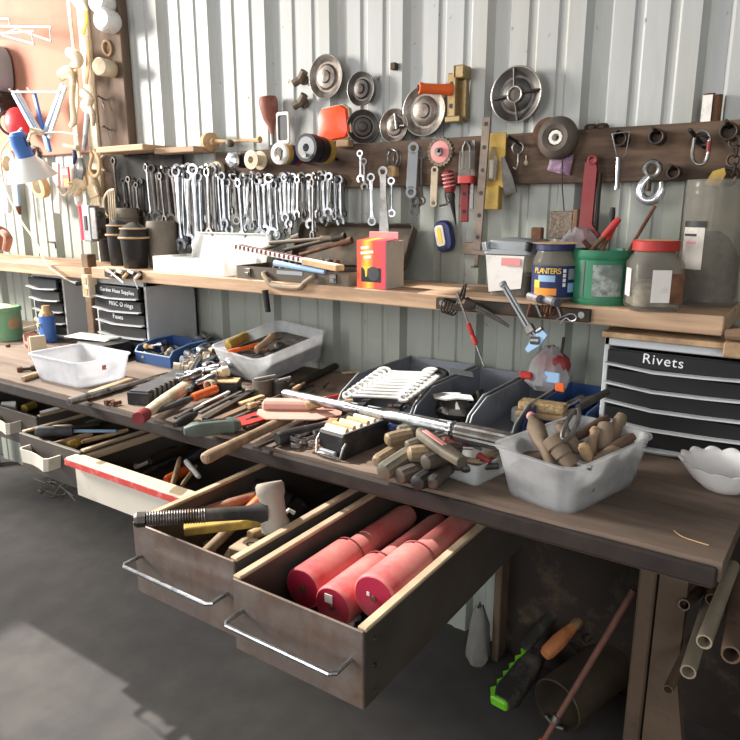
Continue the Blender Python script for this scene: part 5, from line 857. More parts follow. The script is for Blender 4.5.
# ---- wrench rack lying on the left bin: near-white combination wrenches in a black holder
rk = T('wrench_rack', 'black plastic rack holding nine bright combination wrenches', 'rack', (0, 0, 0)); A0 = W(352, 392, 1.50); A1 = W(420, 396, 1.46)
ro = G(395, 402, ZB + .075); rk.location = ro; rk.rotation_euler = (.0, 0, 0)
for y, l in ((.03, .07), (.0, .07)): pass
m = M()
n_w = 9; p_l0, p_l1 = G(340, 398, .955), G(378, 372, .985)     # large ends
p_r0, p_r1 = G(424, 402, .95), G(442, 374, .985)
for t in (.28, .70):
    q0 = p_l0.lerp(p_r0, t); q1 = p_l1.lerp(p_r1, t); d = (q1 - q0); m.T = frame(q0 - d * .08 - ro - Vector((0, 0, .011)), q1 + d * .05 - ro - Vector((0, 0, .011))); m.box(0, d.length * 1.13, -.010, .010, -.008, .004, .001)
m.obj('holder', black, rk)
m = M(); m.T = frame(p_l0.lerp(p_r0, .25) - ro + Vector((0, -.02, -.022)), p_l0.lerp(p_r0, .78) - ro + Vector((0, -.02, -.022))); m.box(0, dist(p_l0, p_r0) * .52, -.02, .006, -.03, .006, .002); m.obj('foot', black, rk)
brightw = mat('bright_wrench', (232, 232, 230), .35, .35, .06, 30)
for k in range(n_w):
    t = (k + .5) / n_w; A = p_l0.lerp(p_l1, t); Bv = p_r0.lerp(p_r1, t); L = dist(A, Bv) * (.80 + .2 * t); Bv = A + (Bv - A).normalized() * L; o = wrench_mesh(L, .0115 + .010 * t, .005).obj('combination_wrench', brightw); tag(o, f'{nth(k + 1)} bright wrench from the front in the black rack', 'wrench', 'wrenches in the black rack'); along(o, A + Vector((0, 0, .004)), Bv + Vector((0, 0, .004)), (0, -.5, 1))
# ---- second tub with tools
qa, qb, qc = G(210, 344, .965), G(257, 358, .955), W(335, 332, 1.835)
tubc = clear('tub_cloudy', (236, 238, 240), .36, .35, .4)
l, w_ = (qb - qa).length, (qc - qb).length; t2 = tub('cloudy tub of tools with a yellow block at the bench back', qa, l, w_, 0, .09, tubc, 1.12)
fx = (qb - qa).normalized(); fz = fx.cross((qc - qb).normalized()).normalized(); t2.matrix_world = Matrix.Translation((qa + qc) / 2 - fz * .092 + Vector((0, -.018, 0))) @ Matrix((fx, fz.cross(fx), fz)).transposed().to_4x4(); m = M(); m.loft([rr(l * .82, w_ * .82, .03, .006), rr(l * .88, w_ * .88, .03, .06)]); rq = random.Random(3)
for k in range(26): m.ell((rq.uniform(-.4, .4) * l, rq.uniform(-.4, .4) * w_, rq.uniform(.015, .06)), rq.uniform(.012, .03), rq.uniform(.012, .03), rq.uniform(.010, .018), 10, 6)
m.obj('contents', mat('tool_clutter', (84, 80, 76), .7, .2, .5, 50), t2)
tb2 = t2.location
for k, (pa, pb, za, zb_, r, mm, lab) in enumerate((((228, 346), (247, 336), .09, .10, .02, yellow, 'yellow block tool sticking out of the cloudy tub'), ((228, 352), (262, 344), .09, .095, .008, orange, 'orange handle lying on the rim of the cloudy tub'), ((256, 351), (275, 335), .085, .12, .015, handle_w, 'curved tan grip standing up in the cloudy tub'), ((240, 348), (300, 338), .075, .08, .010, iron, 'dark bar lying across the cloudy tub'), ((262, 346), (315, 336), .07, .085, .012, dkhandle, 'dark wooden grip in the cloudy tub'), ((235, 350), (268, 350), .08, .085, .007, rust, 'rusty rod at the front of the cloudy tub'))):
    bar('stored_tool', lab, 'tool', pa, pb, za + .01, r, mm, zb_ + .015, 'tools in the cloudy tub', 'grip', ((0, .7), (.1, 1), (.5, .85), (.9, 1.05), (1, .6)))
bar('pry_bar', 'dark pry bar lying beside the cloudy tub towards the wall', 'bar', (282, 392), (336, 366), .012, .012, iron)
bar('thin_rod', 'thin pale rod on the bench between cloudy tub and grey bin', 'rod', (342, 373), (360, 372), .006, .004, tan)
# ---- dark clutter behind the sockets
for k, (pa, pb, z, r, mm, lab) in enumerate((((178, 332), (212, 322), .05, .014, iron, 'dark iron tool behind the blue bin under the second cabinet'), ((196, 338), (226, 330), .03, .018, blackm, 'black grip lying behind the chrome sockets'), ((160, 332), (178, 326), .07, .01, tan, 'tan handled tool sticking up behind the blue bin'), ((205, 346), (238, 334), .02, .014, dkhandle, 'dark wooden handle behind the chrome sockets'), ((212, 326), (230, 318), .06, .012, dsteel, 'grey bar leaning behind the cloudy tub'))):
    bar('old_tool', lab, 'tool', pa, pb, z, r, mm, None, 'dark tools behind the blue bin', 'body', ((0, .8), (.2, 1), (.6, .8), (1, 1.2)))
# ---- chrome sockets spilling from the blue bin
def socket(label, p, z, d, r, L, mm=chrome, grp='loose chrome sockets'):
    o = T('socket', label, 'socket', (0, 0, 0), 0, grp); A = G(*p, ZB + z); o.matrix_world = frame(A, A + Vector(d)); m = M(); m.lathe([(r * .7, 0), (r * .72, L * .45), (r, L * .55), (r, L), (r * .74, L), (r * .7, L * .5), (.001, L * .5)], d=(1, 0, 0), n=16); m.obj('barrel', mm, o); m = M(); m.torus((L * .3, 0, 0), r * .72, .0012, (1, 0, 0), 16, 5); m.obj('ring_groove', dsteel, o)
rs = random.Random(11); spots = [(196, 348), (203, 343), (211, 340), (206, 352), (198, 357), (214, 351), (222, 345), (204, 362), (212, 360), (192, 366), (199, 371), (208, 369), (217, 357), (186, 374), (193, 378), (203, 377), (212, 375), (207, 345), (200, 352), (194, 360), (209, 355), (196, 384), (205, 366), (218, 350), (188, 369), (220, 366), (225, 371), (181, 380), (218, 383)]
spots.sort(key=lambda q: q[1])
for k, p in enumerate(spots):
    t = rs.uniform(0, 2 * PI); zt = .05 if p[1] < 356 and p[0] < 216 else .026 + .012 * (k % 3); socket(f'{nth(k + 1)} loose chrome socket counted from the back of the spilled heap', p, zt, (math.cos(t), math.sin(t), .15), rs.uniform(.013, .020), rs.uniform(.04, .07), (chrome, foil, chrome, cream)[k % 4])
bar('socket_extension', 'chrome extension bar lying across the socket heap', 'bar', (184, 383), (203, 352), .03, .009, chrome, .055, ext=(('knurled_end', .8, 1.0, 1.5, steel), ('drive', 0, .12, 1.3, steel)))
bar('socket_extension', 'second extension bar in front of the socket heap', 'bar', (190, 390), (216, 352), .03, .008, chrome, .05, ext=(('knurled_end', .85, 1.0, 1.5, steel),))
# ---- black notched holder
o, L = lay('bit_holder', 'black plastic holder with notched edges lying at the bench front', 'holder', (138, 398), (183, 376), .022); m = M(); m.box(0, L, -.036, .036, -.022, .016, .002); m.obj('block', black, o); m = M(); m.box(.004, L - .004, -.032, .028, .016, .021, .001); m.obj('grey_top', dkgrey, o)
for k in range(9):
    m = M(); x = L * (.08 + .1 * k); m.prism([(x, -.04), (x + .012, -.04), (x + .016, -.026), (x + .004, -.026)], -.012, .0205); m.obj('notch', dkgrey, o)
# ---- torch-like tube, orange file
o, L = bar('tube_torch', 'long tan tube torch with red ends lying across the bench front', 'torch', (139, 418), (213, 368), .026, .019, cream, .03, None, 'tube', ((.06, .75), (.12, .8), (.3, 1), (.78, 1), (.8, .9)), None, (('red_end_disc', -.01, .07, 1.0, dred), ('dark_band', .62, .72, 1.03, dkgrey), ('yellow_band', .74, .8, 1.03, yellow), ('orange_band', .80, .85, 1.03, orange), ('red_tip', .86, 1.02, .95, red)))
bar('file', 'long file with a bright orange handle beside the tube torch', 'file', (150, 414), (216, 389), .018, .012, dkgrey, .024, None, 'blade', ((0, .5), (.5, .8), (.6, .6)), None, (('orange_handle', .62, 1.0, 1.1, orange),))
bar('long_extension', 'long chrome extension bar pointing left over the bench edge', 'bar', (69, 402), (168, 374), .012, .0078, chrome, None, None, 'shaft', None, None, (('thick_end', 0, .34, 1.5, chrome), ('collar', .33, .36, 1.7, steel)))
bar('wood_strip', 'yellowish wood strip lying in front of the white tub', 'wood', (91, 395), (131, 381), .012, 0, raw_w, flat=(.014, .011), part='strip')
bar('twig_handle', 'short pale peeled stick on the bench left of the white tub', 'stick', (23, 379), (47, 371), .01, .009, raw_w, part='stick'); bar('hinge_pin', 'dark metal latch lying behind the pale stick', 'latch', (17, 370), (44, 367), .008, .006, iron, part='rod', ext=(('lug', .0, .2, 1.8, rust), ('lug', .5, .7, 1.9, iron)))
for k, p in enumerate(((109, 402), (116, 403))):
    bar('short_bolt', ('left' if k == 0 else 'right') + ' short rusty bolt in front of the long extension bar', 'bolt', (p[0] - 4, p[1] + 1), (p[0] + 5, p[1] - 1), .008, .006, rust, part='thread', ext=(('bolt_head', 0, .3, 1.5, rust),))
# ---- middle clutter
o, L = lay('open_tray', 'small dark tray with a pale top edge behind the orange handle', 'tray', (201, 386), (240, 386), .018); m = M(); m.box(0, L, -.03, .03, -.018, .016, .003); m.obj('body', black, o); m = M(); m.box(.002, L - .002, -.028, .028, .016, .02, .001); m.obj('top', tan, o)
for k, (pa, pb, z, w2, mm, lab) in enumerate((((205, 420), (249, 394), .012, .010, iron, 'widest dark flat file beside the green handle'), ((200, 413), (241, 392), .012, .006, steel, 'narrow bright file left of the widest dark file'), ((192, 410), (229, 392), .010, .005, paper, 'thin pale scraper blade in the pile of files'), ((186, 412), (222, 397), .008, .008, rust, 'rusty flat file at the left of the pile'), ((214, 421), (252, 405), .008, .012, old_w, 'flat wooden slat under the files'), ((222, 424), (258, 408), .007, .006, steel, 'slim steel rule right of the wooden slat'), ((176, 418), (200, 405), .010, .007, dsteel, 'short dark chisel left of the files'), ((240, 404), (263, 396), .012, .009, tan, 'short tan flat stick near the dark sockets'), ((229, 399), (262, 390), .01, .007, iron, 'dark bar behind the short tan stick'))):
    bar('flat_file', lab, 'file', pa, pb, z, 0, mm, None, 'files on the bench', 'blade', None, (w2, .004 if k else .007))
bar('black_punch', 'short black tool left of the pale green handle', 'punch', (175, 425), (196, 414), .014, .013, black, part='body', prof=((0, .6), (.3, 1), (.7, 1), (1, .5)))
o, L = lay('saw_grip', 'pale green moulded saw handle at the front of the bench', 'handle', (184, 431), (240, 424), .02); m = M(); m.loft([[(x, y, z) for y, z, _ in rr(w2, h2_, .01, 0)] for x, w2, h2_ in ((0, .02, .02), (.02, .036, .034), (L * .3, .034, .038), (L * .7, .032, .036), (L - .02, .05, .036), (L, .03, .02))]); m.obj('grip', paleg, o); m = M(); m.loft([[(x, y, .0195 + dz) for x, y, _ in rr(L * .5, .010, .005, 0, cx=L * .5, cy=.002)] for dz in (-.004, .0005)]); m.obj('slot', black, o)
o, L = lay('red_hanger_plate', 'flat red metal plate with a keyhole in front of the files', 'plate', (234, 424), (270, 413), .014); m = M(); m.prism([(0, -.03), (.03, -.034), (L, -.03), (L * 1.05, .0), (L * .9, .034), (.01, .03), (.02, .006), (.0, 0)], -.002, .002); m.obj('plate', red, o); m = M(); m.box(L * .3, L * .75, -.004, .004, .0018, .003, .0005); m.cyl((L * .55, 0, .002), (L * .55, 0, .003), .010); m.obj('keyhole', black, o); m = M(); m.box(.01, .05, -.042, -.02, -.014, -.002, .002); m.obj('dark_foot', iron, o)
bar('axe_shaft', 'thick wooden handle lying across the bench and overhanging its front edge', 'handle', (204, 459), (300, 412), 1.0 * .02, .0142, handle_w, .02, None, 'shaft', ((0, .6), (.01, .95), (.05, 1.05), (.2, .95), (.5, .85), (.9, 1), (1, .9)))
for px, py, r, h_, lab in ((256, 397, .034, .05, 'larger dark steel cup socket standing near the bench middle'), (276, 397, .026, .045, 'smaller dark cup socket right of the larger one')):
    c = G(px, py); m = M(); m.lathe([(r, 0), (r, h_ * .9), (r * .96, h_), (r * .78, h_), (r * .74, h_ * .3), (.001, h_ * .3)], n=28, cap1=True); o = T('cup_socket', lab, 'socket', (c.x, c.y + r, ZB), 0, 'dark cup sockets'); m.obj('cup', brownb if r > .03 else iron, o); m = M(); m.tube([(-r * .3, -r * .8, h_), (r * 1.2, r * .4, h_ + .012)], .006); m.obj('pin', steel, o)
bar('dark_socket', 'large dark socket lying on its side behind the cup sockets', 'socket', (262, 385), (286, 386), .022, .022, iron, part='barrel')
# red plate with worn block
o, L = lay('red_floor_plate', 'long worn red plate with a pink block resting on clutter', 'plate', (262, 413), (342, 414), .035); m = M(); m.loft([[(x, y, z + .006 * math.cos(y * 30)) for y, z in ((-w2, 0), (0, .004), (w2, 0), (w2, -.003), (0, .001), (-w2, -.003))] for x, w2 in ((-.01, .02), (.02, .05), (L * .7, .05), (L, .02))]); m.obj('plate', mat('worn_pink', (206, 158, 146), .75, 0, .15, 14, (180, 140, 122), .5, 7), o); m = M(); m.box(.0, L * .62, -.005, .04, .008, .032, .006); m.obj('block', mat('worn_pink', (214, 160, 150), .75, 0, .15, 14, (180, 150, 130), .5, 7), o); m = M(); m.cyl((L * .55, .0, .02), (L * .8, .02, .03), .013); m.obj('knob', tan, o)
# ---- torque wrench
o, L = lay('torque_wrench', 'long chrome torque wrench with a ribbed grip lying across the bench', 'wrench', (284, 393), (512, 443), .07, .082); m = M(); m.lathe([(.010, 0), (.0125, .01), (.0125, L * .28), (.014, L * .32), (.014, L * .34), (.0105, L * .36), (.0105, L * .5), (.0135, L * .52), (.0155, L * .55), (.0155, L * .78)], d=(1, 0, 0), n=20); m.obj('tube', chrome, o)
m = M(); m.lathe([(.017, L * .77), (.019, L * .785), (.017, L * .80), (.0215, L * .81), (.0225, L * .84), (.0225, L * .98), (.019, L * 1.0), (.001, L)], d=(1, 0, 0), n=28, flute=.10); m.obj('grip', steel, o, 10); m = M(); m.cyl((L * .992, 0, 0), (L * 1.012, 0, 0), .017); m.obj('end_plug', black, o); m = M(); m.torus((L * .79, 0, 0), .0185, .003, (1, 0, 0), 24, 6); m.obj('lock_ring', chrome, o)
# ---- clutter below it
for k, (pa, pb, z, r, mm, lab) in enumerate((((277, 439), (322, 428), .022, .019, black, 'black tool grip lying under the red plate'), ((258, 447), (284, 436), .012, .005, dsteel, 'slim dark rod beside the thick wooden handle'), ((322, 408), (352, 402), .03, .012, tan, 'tan flat stick under the torque wrench'), ((330, 415), (372, 402), .02, .010, dkhandle, 'dark wooden handle under the torque wrench'), ((300, 404), (345, 395), .02, .008, red, 'red tube under the left half of the torque wrench'), ((306, 422), (345, 412), .02, .010, iron, 'dark bar at the foot of the red plate'))):
    bar('bench_tool', lab, 'tool', pa, pb, z, r, mm, None, 'tools under the torque wrench', 'body', ((0, .8), (.1, 1), (.6, .9), (1, .8)))
for k, (pa, pb) in enumerate((((292, 446), (326, 434)), ((300, 442), (330, 429)), ((310, 445), (332, 436)), ((291, 439), (318, 429)))):
    A, Bv = G(*pa, ZB + .012 + .004 * k), G(*pb, ZB + .012 + .004 * k); o = wrench_mesh(dist(A, Bv), .013, .006, True).obj('box_end_wrench', chrome); tag(o, f'{nth(k + 1)} small chrome wrench from the left of the four beside the black socket case', 'wrench', 'small wrenches by the socket case'); along(o, A, Bv)
bar('leather_strap', 'orange brown flat strap standing against the black socket case', 'strap', (318, 448), (334, 419), .015, 0, mat('strapbrown', (178, 124, 88), .6, 0, .12, 14), .045, flat=(.012, .004), part='strap')
# ---- black socket case with latch
A = G(327, 459); c, l, w_, a = rect3(ZB, (326, 455), (352, 463), (392, 436)); o = T('socket_case', 'small black open case with pale bits and a wire latch at the bench front', 'case', (c.x, c.y, ZB), a); hh = .058; m = M(); m.box(-l / 2, l / 2, -w_ / 2, w_ / 2, 0, hh, .004); m.obj('box', black, o); m = M(); m.box(-l / 2 + .006, l / 2 - .006, -w_ / 2 + .006, w_ / 2 - .01, hh, hh + .004, .001); m.obj('insert', paper, o)
for k in range(7):
    m = M(); y = -w_ / 2 + w_ * (.1 + .12 * k); m.cyl((-l / 2 + .008, y, hh + .006), (l / 2 - .008, y, hh + .006), .0065, n=10); m.obj('bit', (cream, tan)[k % 2], o)
m = M(); y = -w_ / 2 - .003; m.tube([(-l * .52, y + .02, hh * .95), (-l * .5, y, hh * .6), (-l * .46, y - .006, .006), (-l * .2, y - .012, .012), (l * .2, y - .012, .012), (l * .46, y - .006, .006), (l * .5, y, hh * .5), (l * .53, y + .008, hh * .7)], .0035); m.obj('latch', steel, o); m = M(); m.box(-l * .3, l * .3, y - .012, y - .002, .004, .02, .002); m.obj('latch_plate', galv, o)
# ---- heap of screwdriver handles
def hdl(label, pa, pb, za, zb_, r, mm, cap=None, n=10, grp='screwdrivers in the heap'):
    o, L = lay('screwdriver', label, 'screwdriver', pa, pb, za, zb_, grp); m = M(); m.lathe([(r * .55, 0), (r * .9, .004), (r, .016), (r, L * .5), (r * .85, L * .62), (r * .95, L * .70), (r * .6, L * .74)], d=(1, 0, 0), n=n * 2, flute=.07); m.obj('grip', mm, o); m = M(); m.cyl((L * .72, 0, 0), (L * 1.1, 0, 0), .004, n=8); m.obj('shaft', steel, o)
    if cap: m = M(); m.cyl((-.002, 0, 0), (.012, 0, 0), r * .97, n=16); m.obj('end_band', cap, o)
gy = mat('grip_grey', (92, 88, 78), .55, 0, .15, 20, (120, 108, 90), .4, 12); gt = mat('grip_tan', (134, 116, 90), .5, 0, .15, 20, (90, 76, 60), .5, 12); gb = mat('grip_navy', (66, 66, 92), .5, 0, .15, 20, (96, 90, 84), .4, 12); gd = mat('grip_dark', (70, 64, 58), .55, 0, .15, 20, (104, 92, 78), .4, 12)
for pa, pb, za, zb_, r, mm, lab in (((376, 462), (412, 440), .018, .03, .016, gt, 'tan gripped screwdriver at the left end of the heap'), ((382, 473), (432, 440), .022, .05, .021, gy, 'large grey gripped screwdriver at the front of the heap'), ((392, 469), (436, 448), .02, .035, .018, gb, 'navy gripped screwdriver under the large grey one'), ((398, 477), (440, 462), .018, .02, .019, gd, 'dark gripped screwdriver lowest at the front'), ((408, 454), (446, 452), .052, .05, .019, gt, 'tan barrel grip pointing forward in the middle of the heap'), ((416, 484), (450, 462), .018, .02, .018, black, 'black gripped screwdriver end nearest the bench edge'), ((431, 484), (456, 462), .018, .025, .015, gd, 'brown black grip just right of the black one'), ((386, 440), (420, 432), .05, .055, .017, gt, 'short tan grip on top at the left'), ((397, 432), (432, 428), .055, .06, .017, gy, 'grey grip at the back left of the heap'), ((424, 463), (458, 452), .05, .052, .018, gd, 'dark round ended grip beside the clear tray'), ((388, 428), (420, 424), .04, .05, .014, navy, 'slim navy grip behind the heap'), ((402, 424), (436, 426), .05, .05, .015, navy, 'second navy grip under the torque wrench'), ((446, 436), (478, 448), .06, .05, .014, dred, 'dark red grip below the torque wrench grip'), ((442, 447), (470, 448), .055, .055, .013, gd, 'small dark grip above the clear tray'), ((406, 446), (440, 436), .06, .07, .013, gy, 'thin grey grip on top of the tan barrel')):
    hdl(lab, pa, pb, za, zb_, r, mm)
o, L = lay('box_cutter', 'brown utility knife with a pink stripe on top of the heap', 'knife', (419, 432), (462, 462), .085, .07); m = M(); m.loft([[(x, y, z) for y, z, _ in rr(w2, .022, .008, 0)] for x, w2 in ((0, .016), (.012, .03), (L * .7, .034), (L, .024))]); m.obj('body', gy, o); m = M(); m.box(L * .12, L * .62, -.006, .006, .0095, .0125, .001); m.obj('pink_stripe', pink, o)
# ---- clear tray with small tools
c, l, w_, a = rect3(.905, (435, 454), (477, 467), (512, 452)); o = T('clear_tray', 'small cloudy plastic tray of small tools left of the big tub', 'tray', (c.x, c.y, ZB), a); m = M(); openbox(m, l, w_, .045, .002, .012, 1.08); m.obj('shell', milky2, o)
for k, (pa, pb, za, zb_, r, mm, lab) in enumerate((((453, 458), (480, 462), .05, .045, .010, gt, 'small brass nozzle on the clear tray'), ((462, 468), (498, 466), .035, .035, .011, dsteel, 'dark driver lying in the clear tray'), ((478, 456), (490, 462), .05, .045, .010, dred, 'round dark red knob in the clear tray'), ((484, 456), (508, 450), .045, .05, .009, gt, 'tan grip at the back of the clear tray'), ((448, 466), (470, 470), .028, .03, .008, iron, 'dark stub in the front of the clear tray'), ((490, 462), (506, 458), .03, .03, .009, rust, 'rusty bit in the clear tray corner'))):
    bar('small_tool', lab, 'tool', pa, pb, za, r, mm, zb_, 'tools in the clear tray', 'body', ((0, .8), (.08, 1), (.5, .7), (1, .6)))
# ---- big tub of handles
c, l, w_, TA = rect3(.962, (497, 446), (577, 472), (649, 434)); bt = tub('big cloudy white tub full of wooden handles on the right of the bench', c, l * 1.03, w_ * 1.03, TA, .100, tubc, 1.2, 'plastic_tub', .035, .006)
m = M(); m.loft([rr(l * .8, w_ * .8, .03, .006), rr(l * .87, w_ * .87, .035, .055)]); rq = random.Random(2)
for k in range(26): m.ell((rq.uniform(-.4, .4) * l, rq.uniform(-.4, .4) * w_, rq.uniform(.015, .055)), rq.uniform(.012, .03), rq.uniform(.012, .03), rq.uniform(.010, .018), 10, 6)
m.obj('contents', mat('handle_clutter', (126, 122, 118), .6, .2, .5, 40), bt)
def turned(label, pa, pb, za, zb_, prof, r, mm, grp='wooden handles in the big tub'):
    r *= .8; za -= .035; zb_ -= .01; o, L = lay('wooden_grip', label, 'handle', pa, pb, za, zb_, grp); m = M(); m.lathe([(r * k, L * t) for t, k in prof], d=(1, 0, 0), n=18); m.obj('grip', mm, o); return o, L
gw = mat('grey_wood', (128, 112, 95), .75, 0, .22, 18, (82, 70, 58), .45, 9, .2)
turned('long grey mallet handle with a pink tip leaning over the left rim', (553, 471), (531, 416), .10, .13, ((0, .6), (.35, .75), (.55, 1.3), (.75, 1.5), (.92, .7), (1, .6)), .017, gw)
m = M(); A = G(531, 416, ZB + .12); m.ell(A, .010, .010, .010); tag(m.obj('red_plug', pink), 'worn pink plug on the tip of the mallet handle', 'plug')
turned('ringed thick handle like a stacked mallet head in the tub', (572, 468), (551, 437), .10, .125, ((0, .9), (.02, 1), (.3, 1), (.32, .85), (.36, .85), (.38, 1), (.62, 1), (.64, .85), (.68, .85), (.70, 1.05), (.97, 1.05), (1, .9)), .024, gw)
turned('plain grey rounded handle behind the ringed one', (580, 452), (558, 425), .11, .13, ((0, .7), (.1, 1), (.8, 1.1), (1, .6)), .016, gw); turned('small yellow brown handle in the middle of the tub', (590, 462), (582, 443), .10, .11, ((0, .5), (.2, 1), (.8, 1.1), (1, .6)), .014, raw_w); turned('turned tan handle with a narrow neck', (588, 458), (596, 428), .10, .125, ((0, 1), (.2, 1.1), (.6, .8), (.8, .75), (.88, 1), (1, .7)), .015, handle_w); turned('fluted file handle standing upright in the tub', (604, 462), (606, 424), .09, .13, ((0, .5), (.12, .6), (.15, .9), (.25, .9), (.3, 1.3), (.8, 1.5), (1, 1.2)), .016, gw)
turned('dark brown curved handle leaning to the back', (575, 438), (608, 418), .115, .125, ((0, .8), (.3, 1), (.8, 1), (1, .7)), .014, dkhandle); turned('thick light handle at the right back of the tub', (612, 440), (622, 415), .11, .13, ((0, .8), (.3, 1), (.8, 1.1), (1, .8)), .016, gw); turned('dark stub at the right side of the tub', (600, 448), (632, 432), .085, .09, ((0, .8), (.5, 1), (1, .8)), .013, dkhandle); turned('flat dark grip along the left wall of the tub', (520, 458), (552, 455), .085, .085, ((0, .7), (.3, 1), (1, .8)), .016, dkhandle)
turned('grey handle lying low along the right wall of the tub', (596, 462), (630, 440), .105, .105, ((0, .8), (.5, 1), (1, .8)), .017, gw); turned('dark brown handle under the fluted one', (606, 452), (634, 436), .115, .12, ((0, .8), (.5, 1), (1, .7)), .014, dkhandle); turned('dark handle along the back left rim of the tub', (536, 432), (566, 424), .10, .11, ((0, .8), (.5, 1), (1, .8)), .015, dkhandle)
turned('pale stub low at the front of the tub', (590, 466), (612, 455), .09, .09, ((0, .8), (.5, 1), (1, .8)), .011, gw)
m = M(); m.tube([G(*p, ZB + z) for p, z in (((562, 438), .12), ((566, 424), .14), ((574, 411), .15), ((579, 412), .15), ((577, 424), .14), ((569, 438), .12))], .0048, 8, True, 4); tag(m.obj('steel_loop', steel), 'bent steel loop standing up among the wooden handles', 'hook')
bar('hook_rod', 'dark curved hook rod leaning from the tub towards the cabinet', 'hook', (578, 408), (607, 392), .15, .008, dsteel, .17, part='rod')
bar('screw_stub', 'short shiny screw tip lying between the handles', 'screw', (578, 463), (592, 468), .10, .006, chrome, .095, part='shaft')
# ---- behind the tub
o = T('scrub_brush', 'wooden scrub brush with tan bristles on a white tin behind the big tub', 'brush', G(541, 418, ZB + .045), .1); m = M(); m.box(-.06, .06, -.02, .035, 0, .016, .004); m.obj('block', raw_w, o); m = M(); m.box(-.058, .058, -.012, .033, .016, .040, .004); random.seed(9); m.obj('bristle', bristle, o)
for k in range(26):
    pass
c = G(508, 424); m = M(); m.lathe([(.035, 0), (.037, .004), (.037, .036), (.035, .04), (.001, .04)], n=28); o = T('round_tin', 'white and steel round tin under the scrub brush', 'tin', (c.x + .035, c.y + .03, ZB)); m.obj('body', white, o); m = M(); m.torus((0, 0, .006), .037, .003); m.obj('band', steel, o)
c = G(540, 425); m = M(); m.box(-.05, .055, -.03, .03, 0, .043, .004); o = m.obj('wood_offcut', raw_w); o.location = (c.x + .01, c.y + .07, ZB); tag(o, 'pale wood offcut lying under the scrub brush', 'wood')
o = T('tool_packet', 'crumpled clear packet with red and blue print at the back wall', 'packet', (-.615, 1.79, ZB + .07)); random.seed(21); m = M(); crumple(m, .12, .09, .12, 16, .2); m.obj('film', bagm, o, 20); m = M(); m.ell((.01, .0, .075), .05, .035, .035, 10, 6); m.obj('red_card', dred, o); m = M(); m.box(.0, .045, -.046, -.040, .03, .06, .003); m.obj('blue_card', ltblue, o); m = M(); m.box(.035, .06, -.05, -.044, .01, .035, .003); m.obj('orange_card', orange, o); m = M(); m.box(-.07, -.035, -.045, -.03, .03, .05, .004); m.obj('red_flap', red, o); m = M(); m.cyl((.03, 0, .1), (.034, 0, .15), .004); m.obj('stem', iron, o)
for k, (pa, pb, za, zb_, r, mm, lab) in enumerate((((556, 412), (582, 398), .06, .07, .010, chrome, 'chrome bar lying on the dark blue bin'), ((580, 402), (604, 396), .08, .10, .010, dsteel, 'dark curved bar against the right cabinet'), ((566, 404), (596, 400), .05, .06, .014, blackm, 'black grip on the dark blue bin'))):
    bar('stored_bar', lab, 'bar', pa, pb, za, r, mm, zb_, 'bars on the dark blue bin', 'body')
# ---- scalloped bowl
c, r = rnd(700, 733, 493, ZB); c = c + Vector((.012, .0, 0)); o = T('scalloped_bowl', 'white scalloped porcelain bowl at the right end of the bench', 'bowl', c); h = .060; R = .086
def petal(k, z, R_, ph=0): return [(R_ * (1 + .07 * abs(math.sin(7 * t)) * k) * math.cos(t), R_ * (1 + .07 * abs(math.sin(7 * t)) * k) * math.sin(t), z + (-.007 * (1 - abs(math.sin(7 * t))) * k)) for t in [2 * PI * i / 108 for i in range(108)]]
m = M(); m.loft([petal(0, 0, .034), petal(.1, .004, .042), petal(.5, .024, .062), petal(.8, .05, .08), petal(1, h, R), petal(1, h, R - .006), petal(.8, .052, .074), petal(.4, .026, .056), petal(0, .008, .03)]); m.obj('bowl', porcelain, o, 50)
m = M(); P = G(690, 541); m.tube([P + Vector((-.03, .02, .003)), P + Vector((-.01, 0, .004)), P + Vector((.03, -.005, .003))], .0012, 6, sm=5); tag(m.obj('straw', tan), 'thin curled straw on the bench near its right front corner', 'straw')
# ================================================================== DRAWER CONTENTS
def bottle(label, x, y, zc, Lb, R, yaw, sticker_=None):
    P = Vector((x, y, zc)); o = T('red_cylinder', label, 'cylinder', P, yaw, 'red cylinders in the nearest drawer'); m = M()
    m.lathe([(R * .93, 0), (R, .004), (R, Lb * .36), (R * .97, Lb * .37), (R * .72, Lb * .40), (R * .70, Lb * .95), (R * .6, Lb)], d=(0, 1, 0), n=40); m.obj('body', bottle_r, o); m = M(); m.lathe([(.001, -.0012), (R * .90, -.0008), (R * .92, .001)], d=(0, 1, 0), n=36); m.obj('end_face', mat('end_red', (176, 40, 70), .5, 0, .1, 9, (150, 90, 96), .35, 7), o); m = M(); m.cyl((0, -.001, 0), (0, -.004, 0), .006); m.obj('plug', rust, o); m = M(); m.torus((0, Lb * .39, 0), R * .97, .002, (0, 1, 0), 36, 6); m.obj('seam', dred, o)
    for (x, z, w2, h2_, mm) in sticker_ or (): m = M(); m.box(x - w2, x + w2, -.0022, -.0008, z - h2_, z + h2_, .0003); m.obj('sticker', mm, o)
    return o
bottle('left red cylinder lying in the nearest drawer', -.786, .922, .690, .40, .043, 0, ((.006, .0, .005, .008, rust),)); bottle('middle red cylinder with a square white sticker', -.699, .905, .689, .42, .042, .0, ((-.008, .016, .009, .009, paper),)); bottle('right red cylinder resting high against the drawer side', -.611, .914, .734, .40, .0455, 0, ((-.012, .006, .003, .004, paper), (.016, -.024, .008, .006, pink)))
for k, (p, mm) in enumerate((((349, 622), white), ((356, 618), ltblue), ((344, 617), galv))):
    m = M(); P = G(*p, .66); m.T = Matrix.Translation(P) @ Matrix.Rotation(.6 + k, 4, 'Z') @ Matrix.Rotation(.4, 4, 'Y'); m.box(-.011, .011, -.007, .007, -.006, .006, .003); tag(m.obj('plastic_scrap', mm), f'{("white", "light blue", "grey")[k]} plastic scrap at the front of the nearest drawer', 'scrap')
